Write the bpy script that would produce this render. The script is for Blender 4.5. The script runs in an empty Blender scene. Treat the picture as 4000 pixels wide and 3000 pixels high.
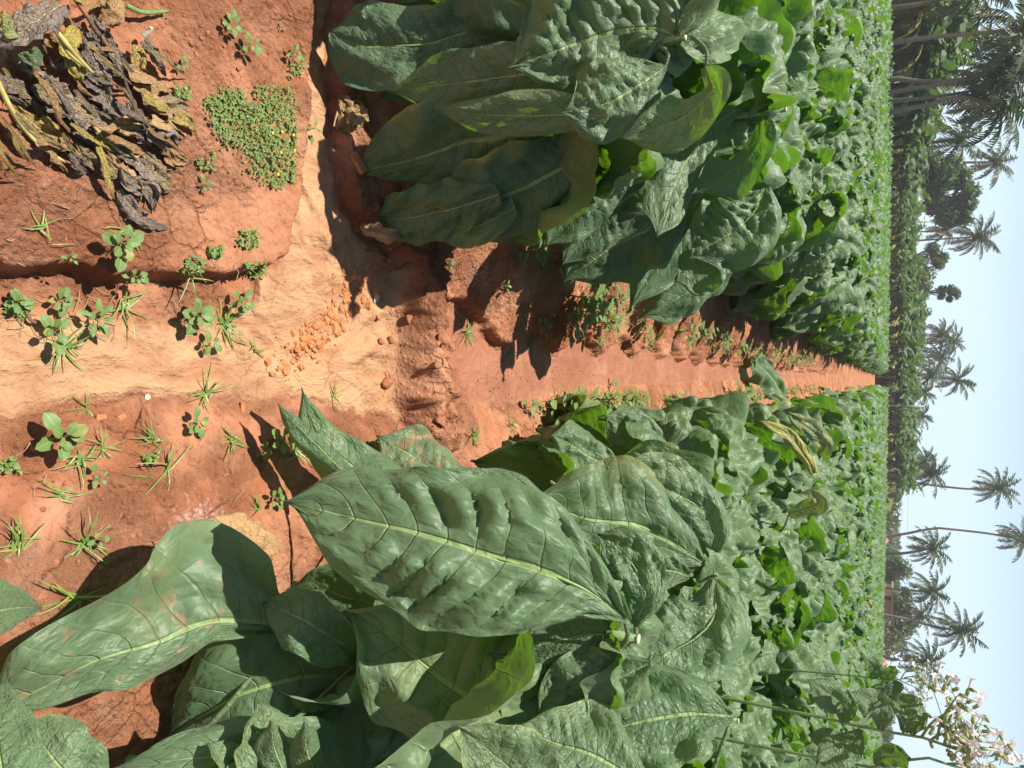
import bpy, math, random
import numpy as np
from mathutils import Vector, Matrix
sc = bpy.context.scene
col = sc.collection
R = math.radians
PI = math.pi
# ------------------------------------------------------------------ camera
F = 2778.0
H = 1.6
def cam_axes(pitch=28.2, yaw=-0.7, roll=1.2):
    p, y, d = R(pitch), R(yaw), R(roll)
    fh = np.array([-math.sin(y), math.cos(y), 0.0])
    r = np.array([math.cos(y), math.sin(y), 0.0])
    f = fh * math.cos(p) + np.array([0, 0, -math.sin(p)])
    u = np.cross(r, f)
    return f, math.cos(d) * u - math.sin(d) * r, -math.cos(d) * r - math.sin(d) * u
cf, cx, cy = cam_axes()
def ray(px, py): return cf * F + cx * (px - 2000) - cy * (py - 1500)
def G(px, py, z=0.0):
    d = ray(px, py); t = (z - H) / d[2]
    return d * t + np.array([0, 0, H])
def P(px, py, Y):
    d = ray(px, py)
    return d * Y / d[1] + np.array([0, 0, H])
def depth_of(p): return float((np.asarray(p) - [0, 0, H]) @ cf)
cam = bpy.data.cameras.new('camera')
cam.lens = 25.0; cam.sensor_width = 36.0; cam.sensor_fit = 'HORIZONTAL'
cam.clip_start = 0.05; cam.clip_end = 5000
co = bpy.data.objects.new('camera', cam); col.objects.link(co)
M4 = Matrix.Identity(4)
for i in range(3):
    M4[i][0] = cx[i]; M4[i][1] = cy[i]; M4[i][2] = -cf[i]
M4[2][3] = H
co.matrix_world = M4
sc.camera = co
# ------------------------------------------------------------------ light
SUN_AZ, SUN_EL = 84.0, 68.0        # degrees to the left of straight ahead, above the horizon
sd = np.array([-math.sin(R(SUN_AZ)) * math.cos(R(SUN_EL)), math.cos(R(SUN_AZ)) * math.cos(R(SUN_EL)), math.sin(R(SUN_EL))])
sun = bpy.data.lights.new('sun', 'SUN'); sun.energy = 5.0; sun.angle = R(0.53); sun.color = (1.0, 0.95, 0.86)
so = bpy.data.objects.new('sun', sun); col.objects.link(so)
so.rotation_euler = Vector(sd).to_track_quat('Z', 'Y').to_euler()
w = bpy.data.worlds.new('World'); sc.world = w; w.use_nodes = True
nt = w.node_tree
sky = nt.nodes.new('ShaderNodeTexSky'); sky.sky_type = 'NISHITA'; sky.sun_disc = False
sky.sun_elevation = R(SUN_EL); sky.sun_rotation = R(-SUN_AZ)
sky.air_density = 1.0; sky.dust_density = 0.4; sky.ozone_density = 1.6
tc_ = nt.nodes.new('ShaderNodeTexCoord'); sx_ = nt.nodes.new('ShaderNodeSeparateXYZ'); nt.links.new(tc_.outputs['Generated'], sx_.inputs[0])
mr_ = nt.nodes.new('ShaderNodeMapRange'); mr_.interpolation_type = 'SMOOTHSTEP'; mr_.inputs[1].default_value = .02; mr_.inputs[2].default_value = .30; mr_.inputs[3].default_value = .9; mr_.inputs[4].default_value = 0
nt.links.new(sx_.outputs[2], mr_.inputs[0])
mx_ = nt.nodes.new('ShaderNodeMix'); mx_.data_type = 'RGBA'; mx_.inputs[7].default_value = (9.6, 12.2, 14.6, 1)     # bright tropical haze towards the horizon
nt.links.new(mr_.outputs[0], mx_.inputs[0]); nt.links.new(sky.outputs[0], mx_.inputs[6]); nt.links.new(mx_.outputs[2], nt.nodes['Background'].inputs[0])
nt.nodes['Background'].inputs[1].default_value = 0.058
sc.view_settings.view_transform = 'Standard'
sc.view_settings.look = 'None'
sc.view_settings.exposure = 0.72
sc.view_settings.gamma = 1.0
sc.cycles.max_bounces = 6
sc.cycles.volume_bounces = 0
sc.cycles.transparent_max_bounces = 4
# ------------------------------------------------------------------ object helpers
def tag(o, label=None, cat=None, group=None, kind=None):
    if label: o['label'] = label
    if cat: o['category'] = cat
    if group: o['group'] = group
    if kind: o['kind'] = kind
    return o
def empty(name, loc, label=None, cat=None, group=None, rz=0.0, scale=1.0):
    o = bpy.data.objects.new(name, None); col.objects.link(o)
    o.location = loc; o.rotation_euler = (0, 0, rz); o.scale = (scale,) * 3
    o.empty_display_size = 0.05
    return tag(o, label, cat, group)
def link(name, me, parent=None, loc=None):
    o = bpy.data.objects.new(name, me); col.objects.link(o)
    if parent: o.parent = parent
    if loc is not None: o.location = loc
    return o
def copy_tree(o, parent=None):
    c = o.copy(); col.objects.link(c); c.parent = parent
    for ch in o.children: copy_tree(ch, c)
    return c
class MB:
    """collects quads / tris with per-point luv (u, v, tint) and lc (tint, yellow, dirt) attributes"""
    def __init__(s): s.v = []; s.q = []; s.t = []; s.l = []; s.c = []; s.n = 0
    def add(s, v, q=None, t=None, l=None, c=None):
        v = np.asarray(v, float).reshape(-1, 3); k = len(v)
        s.v.append(v)
        if q is not None and len(q): s.q.append(np.asarray(q, int).reshape(-1, 4) + s.n)
        if t is not None and len(t): s.t.append(np.asarray(t, int).reshape(-1, 3) + s.n)
        s.l.append(np.zeros((k, 3)) if l is None else np.asarray(l, float).reshape(-1, 3))
        s.c.append(np.tile([0.5, 0, 0], (k, 1)) if c is None else np.broadcast_to(np.asarray(c, float), (k, 3)))
        s.n += k
        return s
    def merge(s, o, M=None, off=None):
        if not o.n: return s
        a = o.arr()
        v = a[0] if M is None else a[0] @ np.asarray(M).T
        if off is not None: v = v + off
        return s.add(v, a[1], a[2], a[3], a[4])
    def arr(s):
        cat = lambda x, k: np.concatenate(x) if x else np.zeros((0, k), int)
        return np.concatenate(s.v), cat(s.q, 4), cat(s.t, 3), np.concatenate(s.l), np.concatenate(s.c)
    def mesh(s, name, mat, smooth=True):
        v, q, t, l, c = s.arr()
        me = bpy.data.meshes.new(name)
        nq, ntr = len(q), len(t)
        me.vertices.add(len(v)); me.vertices.foreach_set('co', v.astype(np.float32).ravel())
        me.loops.add(nq * 4 + ntr * 3)
        me.loops.foreach_set('vertex_index', np.concatenate([q.ravel(), t.ravel()]).astype(np.int32))
        me.polygons.add(nq + ntr)
        ls = np.concatenate([np.arange(nq) * 4, nq * 4 + np.arange(ntr) * 3]).astype(np.int32)
        me.polygons.foreach_set('loop_start', ls)
        me.update(calc_edges=True)
        me.polygons.foreach_set('use_smooth', np.full(nq + ntr, smooth))
        a = me.attributes.new('luv', 'FLOAT_VECTOR', 'POINT'); a.data.foreach_set('vector', l.astype(np.float32).ravel())
        a = me.attributes.new('lc', 'FLOAT_VECTOR', 'POINT'); a.data.foreach_set('vector', c.astype(np.float32).ravel())
        if mat: me.materials.append(mat)
        return me
    def build(s, name, mat, parent=None, smooth=True, loc=None):
        return link(name, s.mesh(name, mat, smooth), parent, loc)
def norm(a):
    a = np.asarray(a, float)
    return a / np.maximum(np.linalg.norm(a, axis=-1, keepdims=True), 1e-9)
def spline(pts, n):
    """Catmull-Rom through rows of pts (any width), n samples, even in chord length of the first three columns"""
    p = np.asarray(pts, float)
    q = np.vstack([2 * p[0] - p[1], p, 2 * p[-1] - p[-2]])
    out = []
    for i in range(len(p) - 1):
        a, b, c, d = q[i:i + 4]
        for t in np.linspace(0, 1, 24, endpoint=False):
            out.append(.5 * (2 * b + (c - a) * t + (2 * a - 5 * b + 4 * c - d) * t * t + (3 * b - a - 3 * c + d) * t ** 3))
    out.append(p[-1]); out = np.array(out)
    s = np.concatenate([[0], np.cumsum(np.linalg.norm(np.diff(out[:, :3], axis=0), axis=1))])
    k = np.linspace(0, s[-1], n)
    return np.stack([np.interp(k, s, out[:, j]) for j in range(out.shape[1])], 1)
def tube(mb, pts, rad, seg=8, cap=True, c=None):
    pts = np.asarray(pts, float); n = len(pts)
    rad = np.broadcast_to(np.asarray(rad, float), (n,))
    T = norm(np.gradient(pts, axis=0))
    ref = np.array([0.0, 0, 1]) if abs(T[0][2]) < .9 else np.array([1.0, 0, 0])
    vs = []
    for i in range(n):
        a = norm(np.cross(T[i], ref)); b = np.cross(T[i], a)
        th = np.arange(seg) * 2 * PI / seg
        vs.append(pts[i] + rad[i] * (np.cos(th)[:, None] * a + np.sin(th)[:, None] * b))
    v = np.concatenate(vs)
    i, j = np.meshgrid(np.arange(n - 1), np.arange(seg), indexing='ij')
    q = np.stack([i * seg + j, i * seg + (j + 1) % seg, (i + 1) * seg + (j + 1) % seg, (i + 1) * seg + j], -1).reshape(-1, 4)
    u = np.repeat(np.linspace(0, 1, n), seg)
    l = np.stack([u, np.tile(np.linspace(-1, 1, seg), n), u * 0 + .5], 1)
    t = []
    if cap:
        v = np.vstack([v, pts[0], pts[-1]]); l = np.vstack([l, l[0], [1, 0, .5]])
        for k in range(seg):
            t.append((n * seg, (k + 1) % seg, k)); t.append((n * seg + 1, (n - 1) * seg + k, (n - 1) * seg + (k + 1) % seg))
    mb.add(v, q, t, l, c)
    return mb
# numpy value noise
def _h(ix, iy, s):
    n = (ix.astype(np.int64) * 374761393 + iy.astype(np.int64) * 668265263 + s * 974634777) & 0xffffffff
    n = ((n ^ (n >> 13)) * 1274126177) & 0xffffffff
    n = ((n ^ (n >> 16)) * 2246822519) & 0xffffffff
    return ((n ^ (n >> 15)) & 0xffff) / 65535.0
def vn(x, y, s=0):
    x = np.asarray(x, float); y = np.asarray(y, float)
    xi, yi = np.floor(x), np.floor(y); fx, fy = x - xi, y - yi
    fx = fx * fx * fx * (fx * (fx * 6 - 15) + 10); fy = fy * fy * fy * (fy * (fy * 6 - 15) + 10)
    a = _h(xi, yi, s) * (1 - fx) + _h(xi + 1, yi, s) * fx
    b = _h(xi, yi + 1, s) * (1 - fx) + _h(xi + 1, yi + 1, s) * fx
    return (a * (1 - fy) + b * fy) * 2 - 1
def fbm(x, y, s=0, o=4, g=.5):
    t = 0; a = 1.0; k = 0
    for i in range(o):
        ca, sa = math.cos(.7 * i), math.sin(.7 * i)
        t = t + a * vn((x * ca - y * sa) * 2 ** i + 17.3 * i, (x * sa + y * ca) * 2 ** i - 9.1 * i, s + i); k += a; a *= g
    return t / k
def ss(a, b, x):
    t = np.clip((np.asarray(x, float) - a) / (b - a), 0, 1); return t * t * (3 - 2 * t)
def sdf(poly, X, Y):
    """signed distance to a polygon, negative inside"""
    p = np.asarray(poly, float)[:, :2]; d = np.full(np.shape(X), 1e9); ins = np.zeros(np.shape(X), bool)
    for i in range(len(p)):
        a, b = p[i], p[(i + 1) % len(p)]
        e = b - a; wx, wy = X - a[0], Y - a[1]
        t = np.clip((wx * e[0] + wy * e[1]) / (e @ e), 0, 1)
        d = np.minimum(d, (wx - e[0] * t) ** 2 + (wy - e[1] * t) ** 2)
        cnd = (a[1] > Y) != (b[1] > Y)
        with np.errstate(divide='ignore', invalid='ignore'):
            xc = e[0] * (Y - a[1]) / (e[1] if e[1] else 1e-12) + a[0]
        ins ^= cnd & (X < xc)
    d = np.sqrt(d); return np.where(ins, -d, d)
def GP(*q): return [G(a, b)[:2] for a, b in q]
# ------------------------------------------------------------------ materials
def newmat(name):
    m = bpy.data.materials.new(name); m.use_nodes = True
    m.node_tree.nodes.clear()
    return m, NB(m.node_tree)
class NB:
    def __init__(s, t): s.t = t
    def n(s, ty, **kw):
        x = s.t.nodes.new('ShaderNode' + ty)
        for k, v in kw.items(): setattr(x, k, v)
        return x
    def put(s, sock, v):
        if hasattr(v, 'is_output') or isinstance(v, bpy.types.NodeSocket): s.t.links.new(v, sock)
        elif isinstance(v, (tuple, list)) and len(v) == 3 and sock.type == 'RGBA': sock.default_value = (*v, 1)
        else: sock.default_value = v
    def m(s, op, a, b=0.0, c=0.0, clamp=False):
        x = s.n('Math', operation=op, use_clamp=clamp)
        for i, q in enumerate((a, b, c)): s.put(x.inputs[i], q)
        return x.outputs[0]
    def step(s, x, a, b):            # smoothstep a..b
        r = s.n('MapRange', interpolation_type='SMOOTHSTEP')
        s.put(r.inputs[0], x); s.put(r.inputs[1], a); s.put(r.inputs[2], b)
        return r.outputs[0]
    def rng(s, x, a, b, c, d):
        r = s.n('MapRange'); s.put(r.inputs[0], x)
        for i, q in enumerate((a, b, c, d)): s.put(r.inputs[i + 1], q)
        return r.outputs[0]
    def mix(s, f, a, b, mode='MIX'):
        x = s.n('Mix', data_type='RGBA', blend_type=mode)
        s.put(x.inputs[0], f); s.put(x.inputs[6], a); s.put(x.inputs[7], b)
        return x.outputs[2]
    def noise(s, vec, sc_, det=3.0, rough=.55, dist=0.0):
        x = s.n('TexNoise'); s.put(x.inputs['Vector'], vec) if vec is not None else None
        x.inputs['Scale'].default_value = sc_; x.inputs['Detail'].default_value = det
        x.inputs['Roughness'].default_value = rough; x.inputs['Distortion'].default_value = dist
        return x.outputs[0]
    def vor(s, vec, sc_, feat='F1', rand=1.0):
        x = s.n('TexVoronoi', feature=feat); s.put(x.inputs['Vector'], vec)
        x.inputs['Scale'].default_value = sc_
        x.inputs['Randomness'].default_value = rand
        return x.outputs[0]
    def xyz(s, a, b, c=0.0):
        x = s.n('CombineXYZ')
        for i, q in enumerate((a, b, c)): s.put(x.inputs[i], q)
        return x.outputs[0]
    def sep(s, v):
        x = s.n('SeparateXYZ'); s.put(x.inputs[0], v); return x.outputs
    def attr(s, name):
        x = s.n('Attribute'); x.attribute_name = name; return x.outputs['Vector']
    def geo(s): return s.n('NewGeometry').outputs
    def bump(s, h, dist, strength=1.0, normal=None):
        x = s.n('Bump'); s.put(x.inputs['Height'], h); x.inputs['Distance'].default_value = dist
        s.put(x.inputs['Strength'], strength)
        if normal is not None: s.put(x.inputs['Normal'], normal)
        return x.outputs[0]
    def bsdf(s, colr, rough=.6, spec=.4, normal=None, sheen=0.0):
        x = s.n('BsdfPrincipled'); s.put(x.inputs['Base Color'], colr); s.put(x.inputs['Roughness'], rough)
        s.put(x.inputs['Specular IOR Level'], spec)
        if sheen: x.inputs['Sheen Weight'].default_value = sheen; x.inputs['Sheen Roughness'].default_value = .45; x.inputs['Sheen Tint'].default_value = (.95, .97, .80, 1)
        if normal is not None: s.put(x.inputs['Normal'], normal)
        return x.outputs[0]
    def trans(s, colr, normal=None):
        x = s.n('BsdfTranslucent'); s.put(x.inputs[0], colr)
        if normal is not None: s.put(x.inputs['Normal'], normal)
        return x.outputs[0]
    def mixs(s, f, a, b):
        x = s.n('MixShader'); s.put(x.inputs[0], f); s.put(x.inputs[1], a); s.put(x.inputs[2], b)
        return x.outputs[0]
    def out(s, sh):
        o = s.n('OutputMaterial'); s.put(o.inputs[0], sh)
NV, KV = 11.0, 1.7
def leaf_material(name, A, B, vein, back, trans, tw=.33, dirt=(.36, .17, .085), yellow=(.46, .40, .09), rough=.5, spec=.45, dist=.005, sheen=0.0):
    m, b = newmat(name)
    u, v, t = b.sep(b.attr('luv')); tint, yel, dr = b.sep(b.attr('lc'))
    pos = b.n('TexCoord').outputs['Object']
    av = b.m('ABSOLUTE', v)
    ph = t
    fr = b.m('FRACT', ph)
    d = b.m('SUBTRACT', .5, b.m('ABSOLUTE', b.m('SUBTRACT', fr, .5)))
    ve = b.m('MULTIPLY', b.m('SUBTRACT', 1.0, b.step(d, 0.0, .06)), b.rng(av, 0, .95, 1.0, .15))
    mw = b.rng(u, 0, 1, .085, .016)
    mid = b.m('SUBTRACT', 1.0, b.step(av, b.m('MULTIPLY', mw, .5), mw))
    cell = b.xyz(b.m('MULTIPLY', u, 19), b.m('MULTIPLY', v, 6.5), b.m('MULTIPLY', tint, 17))
    wv = b.n('TexNoise'); b.put(wv.inputs['Vector'], cell); wv.inputs['Scale'].default_value = .8
    add = b.n('VectorMath', operation='ADD'); b.put(add.inputs[0], cell); b.put(add.inputs[1], wv.outputs['Color'])
    net = b.vor(add.outputs[0], 1.0, 'DISTANCE_TO_EDGE')
    netl = b.m('SUBTRACT', 1.0, b.step(net, 0.0, .09))
    puck = b.step(net, 0.0, .4)
    big = b.noise(pos, 7.0, 3, .6)
    fine = b.noise(pos, 130.0, 2, .6)
    c = b.mix(b.m('ADD', b.m('MULTIPLY', big, .7), b.m('MULTIPLY', tint, .45), clamp=True), A, B)
    c = b.mix(b.m('MULTIPLY', netl, .14), c, vein)
    c = b.mix(b.m('MULTIPLY', ve, .28), c, vein)
    c = b.mix(b.m('MULTIPLY', b.step(b.m('ADD', yel, b.m('MULTIPLY', b.m('SUBTRACT', big, .5), .8)), .25, .75), b.m('GREATER_THAN', yel, .01)), c, yellow)
    c = b.mix(b.m('MULTIPLY', mid, .85), c, tuple(min(1, q * 1.25) for q in vein))
    en = b.noise(pos, 9.0, 4, .65)
    edge = b.m('MULTIPLY', b.step(b.m('ADD', av, b.m('MULTIPLY', b.m('SUBTRACT', en, .5), .55)), .90, 1.08), b.step(b.m('FRACT', b.m('MULTIPLY', tint, 7.3)), .45, .8))
    c = b.mix(b.m('MULTIPLY', edge, .7), c, tuple(q * .85 for q in yellow))
    mot = b.m('MULTIPLY', b.step(b.noise(pos, 4.5, 3, .6), .5, .75), b.m('FRACT', b.m('MULTIPLY', tint, 3.7)))
    c = b.mix(b.m('MULTIPLY', mot, .35), c, tuple(q * .6 + .02 for q in yellow))
    spot = b.m('MULTIPLY', b.m('SUBTRACT', 1.0, b.step(b.vor(pos, 26.0), .03, .10)), b.step(b.noise(pos, 8.0, 2), .55, .66))
    c = b.mix(b.m('MULTIPLY', spot, .75), c, (.30, .20, .09))
    dm = b.m('MULTIPLY', b.step(b.m('ADD', dr, b.m('MULTIPLY', b.m('SUBTRACT', b.noise(pos, 22.0, 7, .75), .5), 1.6)), .42, .66), b.m('GREATER_THAN', dr, .01))
    c = b.mix(b.m('MULTIPLY', dm, .85), c, dirt)
    bf = b.geo()['Backfacing']
    c2 = b.mix(bf, c, b.mix(.6, c, back))
    h = b.m('ADD', b.m('ADD', b.m('MULTIPLY', puck, .30), b.m('MULTIPLY', ve, -.45)), b.m('ADD', b.m('MULTIPLY', mid, -.6), b.m('ADD', b.m('MULTIPLY', fine, .10), b.m('MULTIPLY', b.noise(cell, 1.1, 2), .35))))
    nrm = b.bump(h, dist)
    tc = b.mix(b.m('MULTIPLY', dm, .9), b.mix(b.m('MAXIMUM', b.m('MULTIPLY', ve, .5), b.m('MULTIPLY', mid, .9)), b.mix(yel, trans, (.5, .38, .04)), tuple(q * .55 for q in trans)), tuple(q * .4 for q in dirt))
    sh = b.mixs(tw, b.bsdf(c2, rough, spec, nrm, sheen), b.trans(tc, nrm))
    b.out(sh)
    return m
M_LEAF = leaf_material('tobacco_leaf', (.034, .086, .036), (.142, .214, .112), (.23, .32, .12), (.14, .21, .09), (.27, .62, .02), .21, rough=.49, spec=.40, dist=.006, sheen=.16)
M_DEADTAN = leaf_material('dead_tan_leaf', (.30, .17, .075), (.48, .31, .15), (.40, .25, .11), (.36, .22, .11), (.22, .10, .03), .15, rough=.75, spec=.2)
M_DEAD = leaf_material('withered_leaf', (.12, .092, .085), (.31, .24, .185), (.42, .30, .13), (.09, .065, .05), (.08, .04, .015), .06, dirt=(.30, .17, .09), yellow=(.34, .26, .075), rough=.55, spec=.35, dist=.007)
def simple_leaf(name, A, B, trans, tw=.3, rough=.5, spec=.35, scale=4.0):
    m, b = newmat(name)
    u, v, t = b.sep(b.attr('luv')); tint, yel, dr = b.sep(b.attr('lc'))
    pos = b.n('TexCoord').outputs['Object']
    f = b.m('ADD', b.m('MULTIPLY', b.noise(pos, scale, 2), .5), b.m('MULTIPLY', tint, .55), clamp=True)
    c = b.mix(f, A, B)
    av = b.m('ABSOLUTE', v)
    c = b.mix(b.m('MULTIPLY', b.m('SUBTRACT', 1.0, b.step(av, .03, .12)), .35), c, tuple(min(1, q * 1.8 + .03) for q in B))
    c = b.mix(yel, c, (.42, .34, .09))
    tcol = b.mix(yel, trans, (.35, .26, .05))
    b.out(b.mixs(tw, b.bsdf(c, rough, spec), b.trans(tcol)))
    return m
M_WEED = simple_leaf('weed_leaf', (.12, .20, .055), (.20, .30, .10), (.22, .38, .04), .3, scale=30)
M_GRASS = simple_leaf('grass_blade', (.12, .22, .04), (.24, .34, .10), (.25, .42, .05), .3, .35, .5, scale=30)
M_CREEP = simple_leaf('creeping_leaf', (.085, .15, .03), (.17, .25, .07), (.18, .32, .04), .2, scale=40)
M_BANANA = simple_leaf('banana_leaf', (.045, .090, .024), (.130, .190, .070), (.15, .28, .04), .25, .55, .3, scale=.6)
M_PALM = simple_leaf('palm_frond', (.026, .050, .018), (.075, .105, .042), (.10, .16, .03), .2, .45, .35, scale=.5)
M_TREE = simple_leaf('tree_leaf', (.040, .078, .026), (.110, .160, .058), (.14, .25, .04), .28, .5, .4, scale=.5)
M_TREE2 = simple_leaf('light_tree_leaf', (.065, .100, .028), (.140, .180, .060), (.18, .26, .04), .25, .5, .4, scale=.5)
M_BLUE = simple_leaf('hazed_hill_foliage', (.035, .070, .050), (.070, .110, .075), (.08, .14, .06), .1, .6, .2, scale=.05)  # blue of distant haze mixed into the foliage colour
def plain(name, A, B, rough=.8, spec=.25, scale=8.0, bump=0.0, bscale=None, stretch=None):
    m, b = newmat(name)
    pos = b.n('TexCoord').outputs['Object']
    if stretch:
        mp = b.n('Mapping'); mp.inputs['Scale'].default_value = stretch; b.put(mp.inputs[0], pos); pos = mp.outputs[0]
    f = b.step(b.noise(pos, scale, 5, .6), .3, .7)
    nr = b.bump(b.noise(pos, bscale or scale * 3, 5, .65), bump) if bump else None
    b.out(b.bsdf(b.mix(f, A, B), rough, spec, nr))
    return m
M_STALK = plain('green_stalk', (.13, .22, .06), (.24, .33, .12), .5, .4, 25)
M_CUT = plain('cut_stalk_face', (.42, .38, .24), (.62, .58, .42), .7, .2, 60)
M_WSTEM = plain('weed_stem', (.22, .24, .08), (.36, .26, .13), .6, .3, 60)
M_TRUNK = plain('palm_bark', (.20, .165, .13), (.34, .29, .235), .9, .1, 4, .02, 9, (1, 1, 5))
M_BARK = plain('tree_bark', (.075, .055, .04), (.15, .115, .085), .9, .1, 3, .03)
M_PSTEM = plain('banana_pseudostem', (.11, .085, .04), (.22, .19, .085), .7, .2, 3, .01, 8, (1, 1, .3))
M_BRICK = plain('brick_rubble', (.42, .155, .06), (.60, .27, .12), .9, .15, 40, .006, 120)
M_CLOD = plain('soil_clod', (.27, .105, .055), (.44, .19, .10), .92, .12, 40, .006, 110)
M_STONE = plain('pale_stone', (.55, .42, .30), (.75, .62, .50), .85, .2, 50, .004, 120)
M_HUTW = plain('hut_wall', (.26, .19, .14), (.34, .25, .19), .9, .1, 2)
M_HUTD = plain('hut_doorway', (.045, .04, .045), (.08, .07, .07), .9, .1, 2)
M_HUTP = plain('hut_plaster', (.46, .35, .26), (.55, .43, .33), .9, .1, 2)
M_ROOF = plain('hut_roof', (.33, .27, .21), (.45, .38, .30), .8, .2, 3)
M_TILE = plain('red_roof_tile', (.42, .17, .11), (.55, .26, .18), .8, .2, 3)
M_POLE = plain('concrete_pole', (.42, .42, .41), (.55, .55, .54), .8, .2, 3)
M_WIRE = plain('wire', (.10, .10, .11), (.14, .14, .15), .6, .3, 3)
M_PETAL = simple_leaf('tobacco_petal', (.89, .86, .84), (.94, .93, .90), (.7, .6, .56), .3, scale=30)
M_CALYX = simple_leaf('tobacco_calyx', (.25, .34, .12), (.40, .46, .20), (.3, .4, .08), .25, scale=30)
M_YEL = plain('yellow_flower', (.75, .55, .04), (.8, .62, .06), .7, .2, 30)
M_DARKBR = plain('brown_root', (.16, .085, .05), (.27, .15, .085), .8, .2, 30)
def soil_material():
    m, b = newmat('red_soil')
    pos = b.geo()['Position']
    sand, wet, crust = b.sep(b.attr('soil')); 
    n1 = b.noise(pos, 2.3, 5, .6); n2 = b.noise(pos, 14, 6, .65); n3 = b.noise(pos, 75, 5, .7); n4 = b.noise(pos, 240, 3, .7)
    clay = b.mix(b.step(n1, .3, .7), (.34, .124, .060), (.52, .245, .138))
    clay = b.mix(b.m('MULTIPLY', b.step(n2, .45, .8), .55), clay, (.24, .072, .030))
    clay = b.mix(b.m('MULTIPLY', b.step(b.noise(pos, 3.7, 5, .7, .5), .52, .75), .6), clay, (.60, .33, .22))
    clay = b.mix(b.m('MULTIPLY', b.step(n3, .5, .85), .45), clay, (.50, .24, .14))
    # flow streaks on the washed sand, carried along the channel
    mp = b.n('Mapping'); mp.inputs['Scale'].default_value = (3.4, 1.5, 1); b.put(mp.inputs[0], pos)
    fl = b.noise(mp.outputs[0], 3.0, 5, .6, 1.6)
    fl2 = b.noise(mp.outputs[0], 9.0, 4, .6, .8)
    sc_ = b.mix(b.step(fl, .25, .62), (.37, .175, .092), (.50, .290, .158))
    sc_ = b.mix(b.m('MULTIPLY', b.step(fl2, .55, .75), .35), sc_, (.52, .26, .14))
    sc_ = b.mix(b.m('MULTIPLY', b.step(b.noise(pos, 5.5, 4, .65, .6), .52, .72), .75), sc_, (.33, .145, .08))
    sm = b.step(b.m('ADD', sand, b.m('ADD', b.m('MULTIPLY', b.m('SUBTRACT', n2, .5), 1.1), b.m('MULTIPLY', b.m('SUBTRACT', b.noise(pos, 4.0, 4, .6), .5), .7))), .22, .85)
    c = b.mix(sm, clay, sc_)
    cm = b.step(b.m('ADD', crust, b.m('MULTIPLY', b.m('SUBTRACT', n3, .5), 1.6)), .45, .9)
    c = b.mix(b.m('MULTIPLY', cm, b.m('GREATER_THAN', crust, .02)), c, (.62, .42, .37))
    wm = b.step(b.m('ADD', wet, b.m('MULTIPLY', b.m('SUBTRACT', n2, .5), .5)), .25, .75)
    c = b.mix(b.m('MULTIPLY', wm, .62), c, (.25, .085, .045))
    rough = b.rng(wm, 0, 1, .95, .58)
    vo = b.vor(pos, 55.0)
    k1 = b.m('MULTIPLY', b.m('SUBTRACT', 1.0, wm), b.rng(sm, 0, 1, 1.0, .22))
    hh = b.m('ADD', b.m('MULTIPLY', n2, 1.0), b.m('ADD', b.m('MULTIPLY', n3, .75), b.m('ADD', b.m('MULTIPLY', n4, .35), b.m('MULTIPLY', b.step(vo, .0, .6), -.35))))
    zone = b.rng(b.step(b.noise(pos, 3.3, 4, .6, .4), .38, .66), 0, 1, .28, 1.25)
    crk = b.m('MULTIPLY', b.m('SUBTRACT', 1.0, b.step(b.vor(b.xyz(b.m('ADD', b.sep(pos)[0], b.m('MULTIPLY', n2, .06)), b.sep(pos)[1], 0.0), 11.0, 'DISTANCE_TO_EDGE'), .0, .045)), b.step(b.noise(pos, 2.7, 2), .5, .62))
    c = b.mix(b.m('MULTIPLY', crk, .28), c, (.16, .055, .028))
    hh = b.m('SUBTRACT', b.m('MULTIPLY', hh, zone), b.m('MULTIPLY', crk, .28))
    h = b.m('ADD', b.m('MULTIPLY', hh, b.m('MAXIMUM', k1, .30)), b.m('MULTIPLY', b.m('ADD', b.m('MULTIPLY', fl, .8), b.m('MULTIPLY', fl2, .3)), sm))
    b.out(b.bsdf(c, rough, b.rng(wm, 0, 1, .12, .45), b.bump(h, .028)))
    return m
M_SOIL = soil_material()
# ------------------------------------------------------------------ terrain
BANK_L = GP((0, 1060), (400, 1095), (650, 1110), (900, 1085), (1050, 1020), (1080, 900), (1120, 800), (1150, 600), (1150, 300), (1180, 0)) + [(-1.6, 1.64), (-4, 1.7), (-4, .1), (-.19, .1)]
PLOT_L = [(-60, 1.85), (-4, 1.84), (-1.7, 1.76), (-1.18, 1.73), (-.925, 1.70), (-.74, 1.73), (-.56, 1.80), (-.46, 1.90), (-.42, 2.1), (-.27, 2.42), (-.20, 2.7), (-.19, 3.4), (-.21, 4.4), (-.185, 6.4), (-.20, 10.8), (-.26, 29), (-.3, 200), (-60, 200)]
PLOT_R = [(.14, .1), (.135, .78), (.10, .94), (.07, 1.12), (.10, 1.35), (.08, 1.57), (.17, 2.02), (.26, 2.3), (.13, 2.45), (.145, 3.0), (.09, 3.95), (.05, 6.4), (.0, 10.8), (-.04, 29), (-.06, 200), (60, 200), (60, .1)]
def seg_d(a, b, X, Y):
    ex, ey = b[0] - a[0], b[1] - a[1]
    t = np.clip(((X - a[0]) * ex + (Y - a[1]) * ey) / (ex * ex + ey * ey), 0, 1)
    return np.hypot(X - a[0] - ex * t, Y - a[1] - ey * t), t
FUR_C = GP((1990, 1555))[0]
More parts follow.
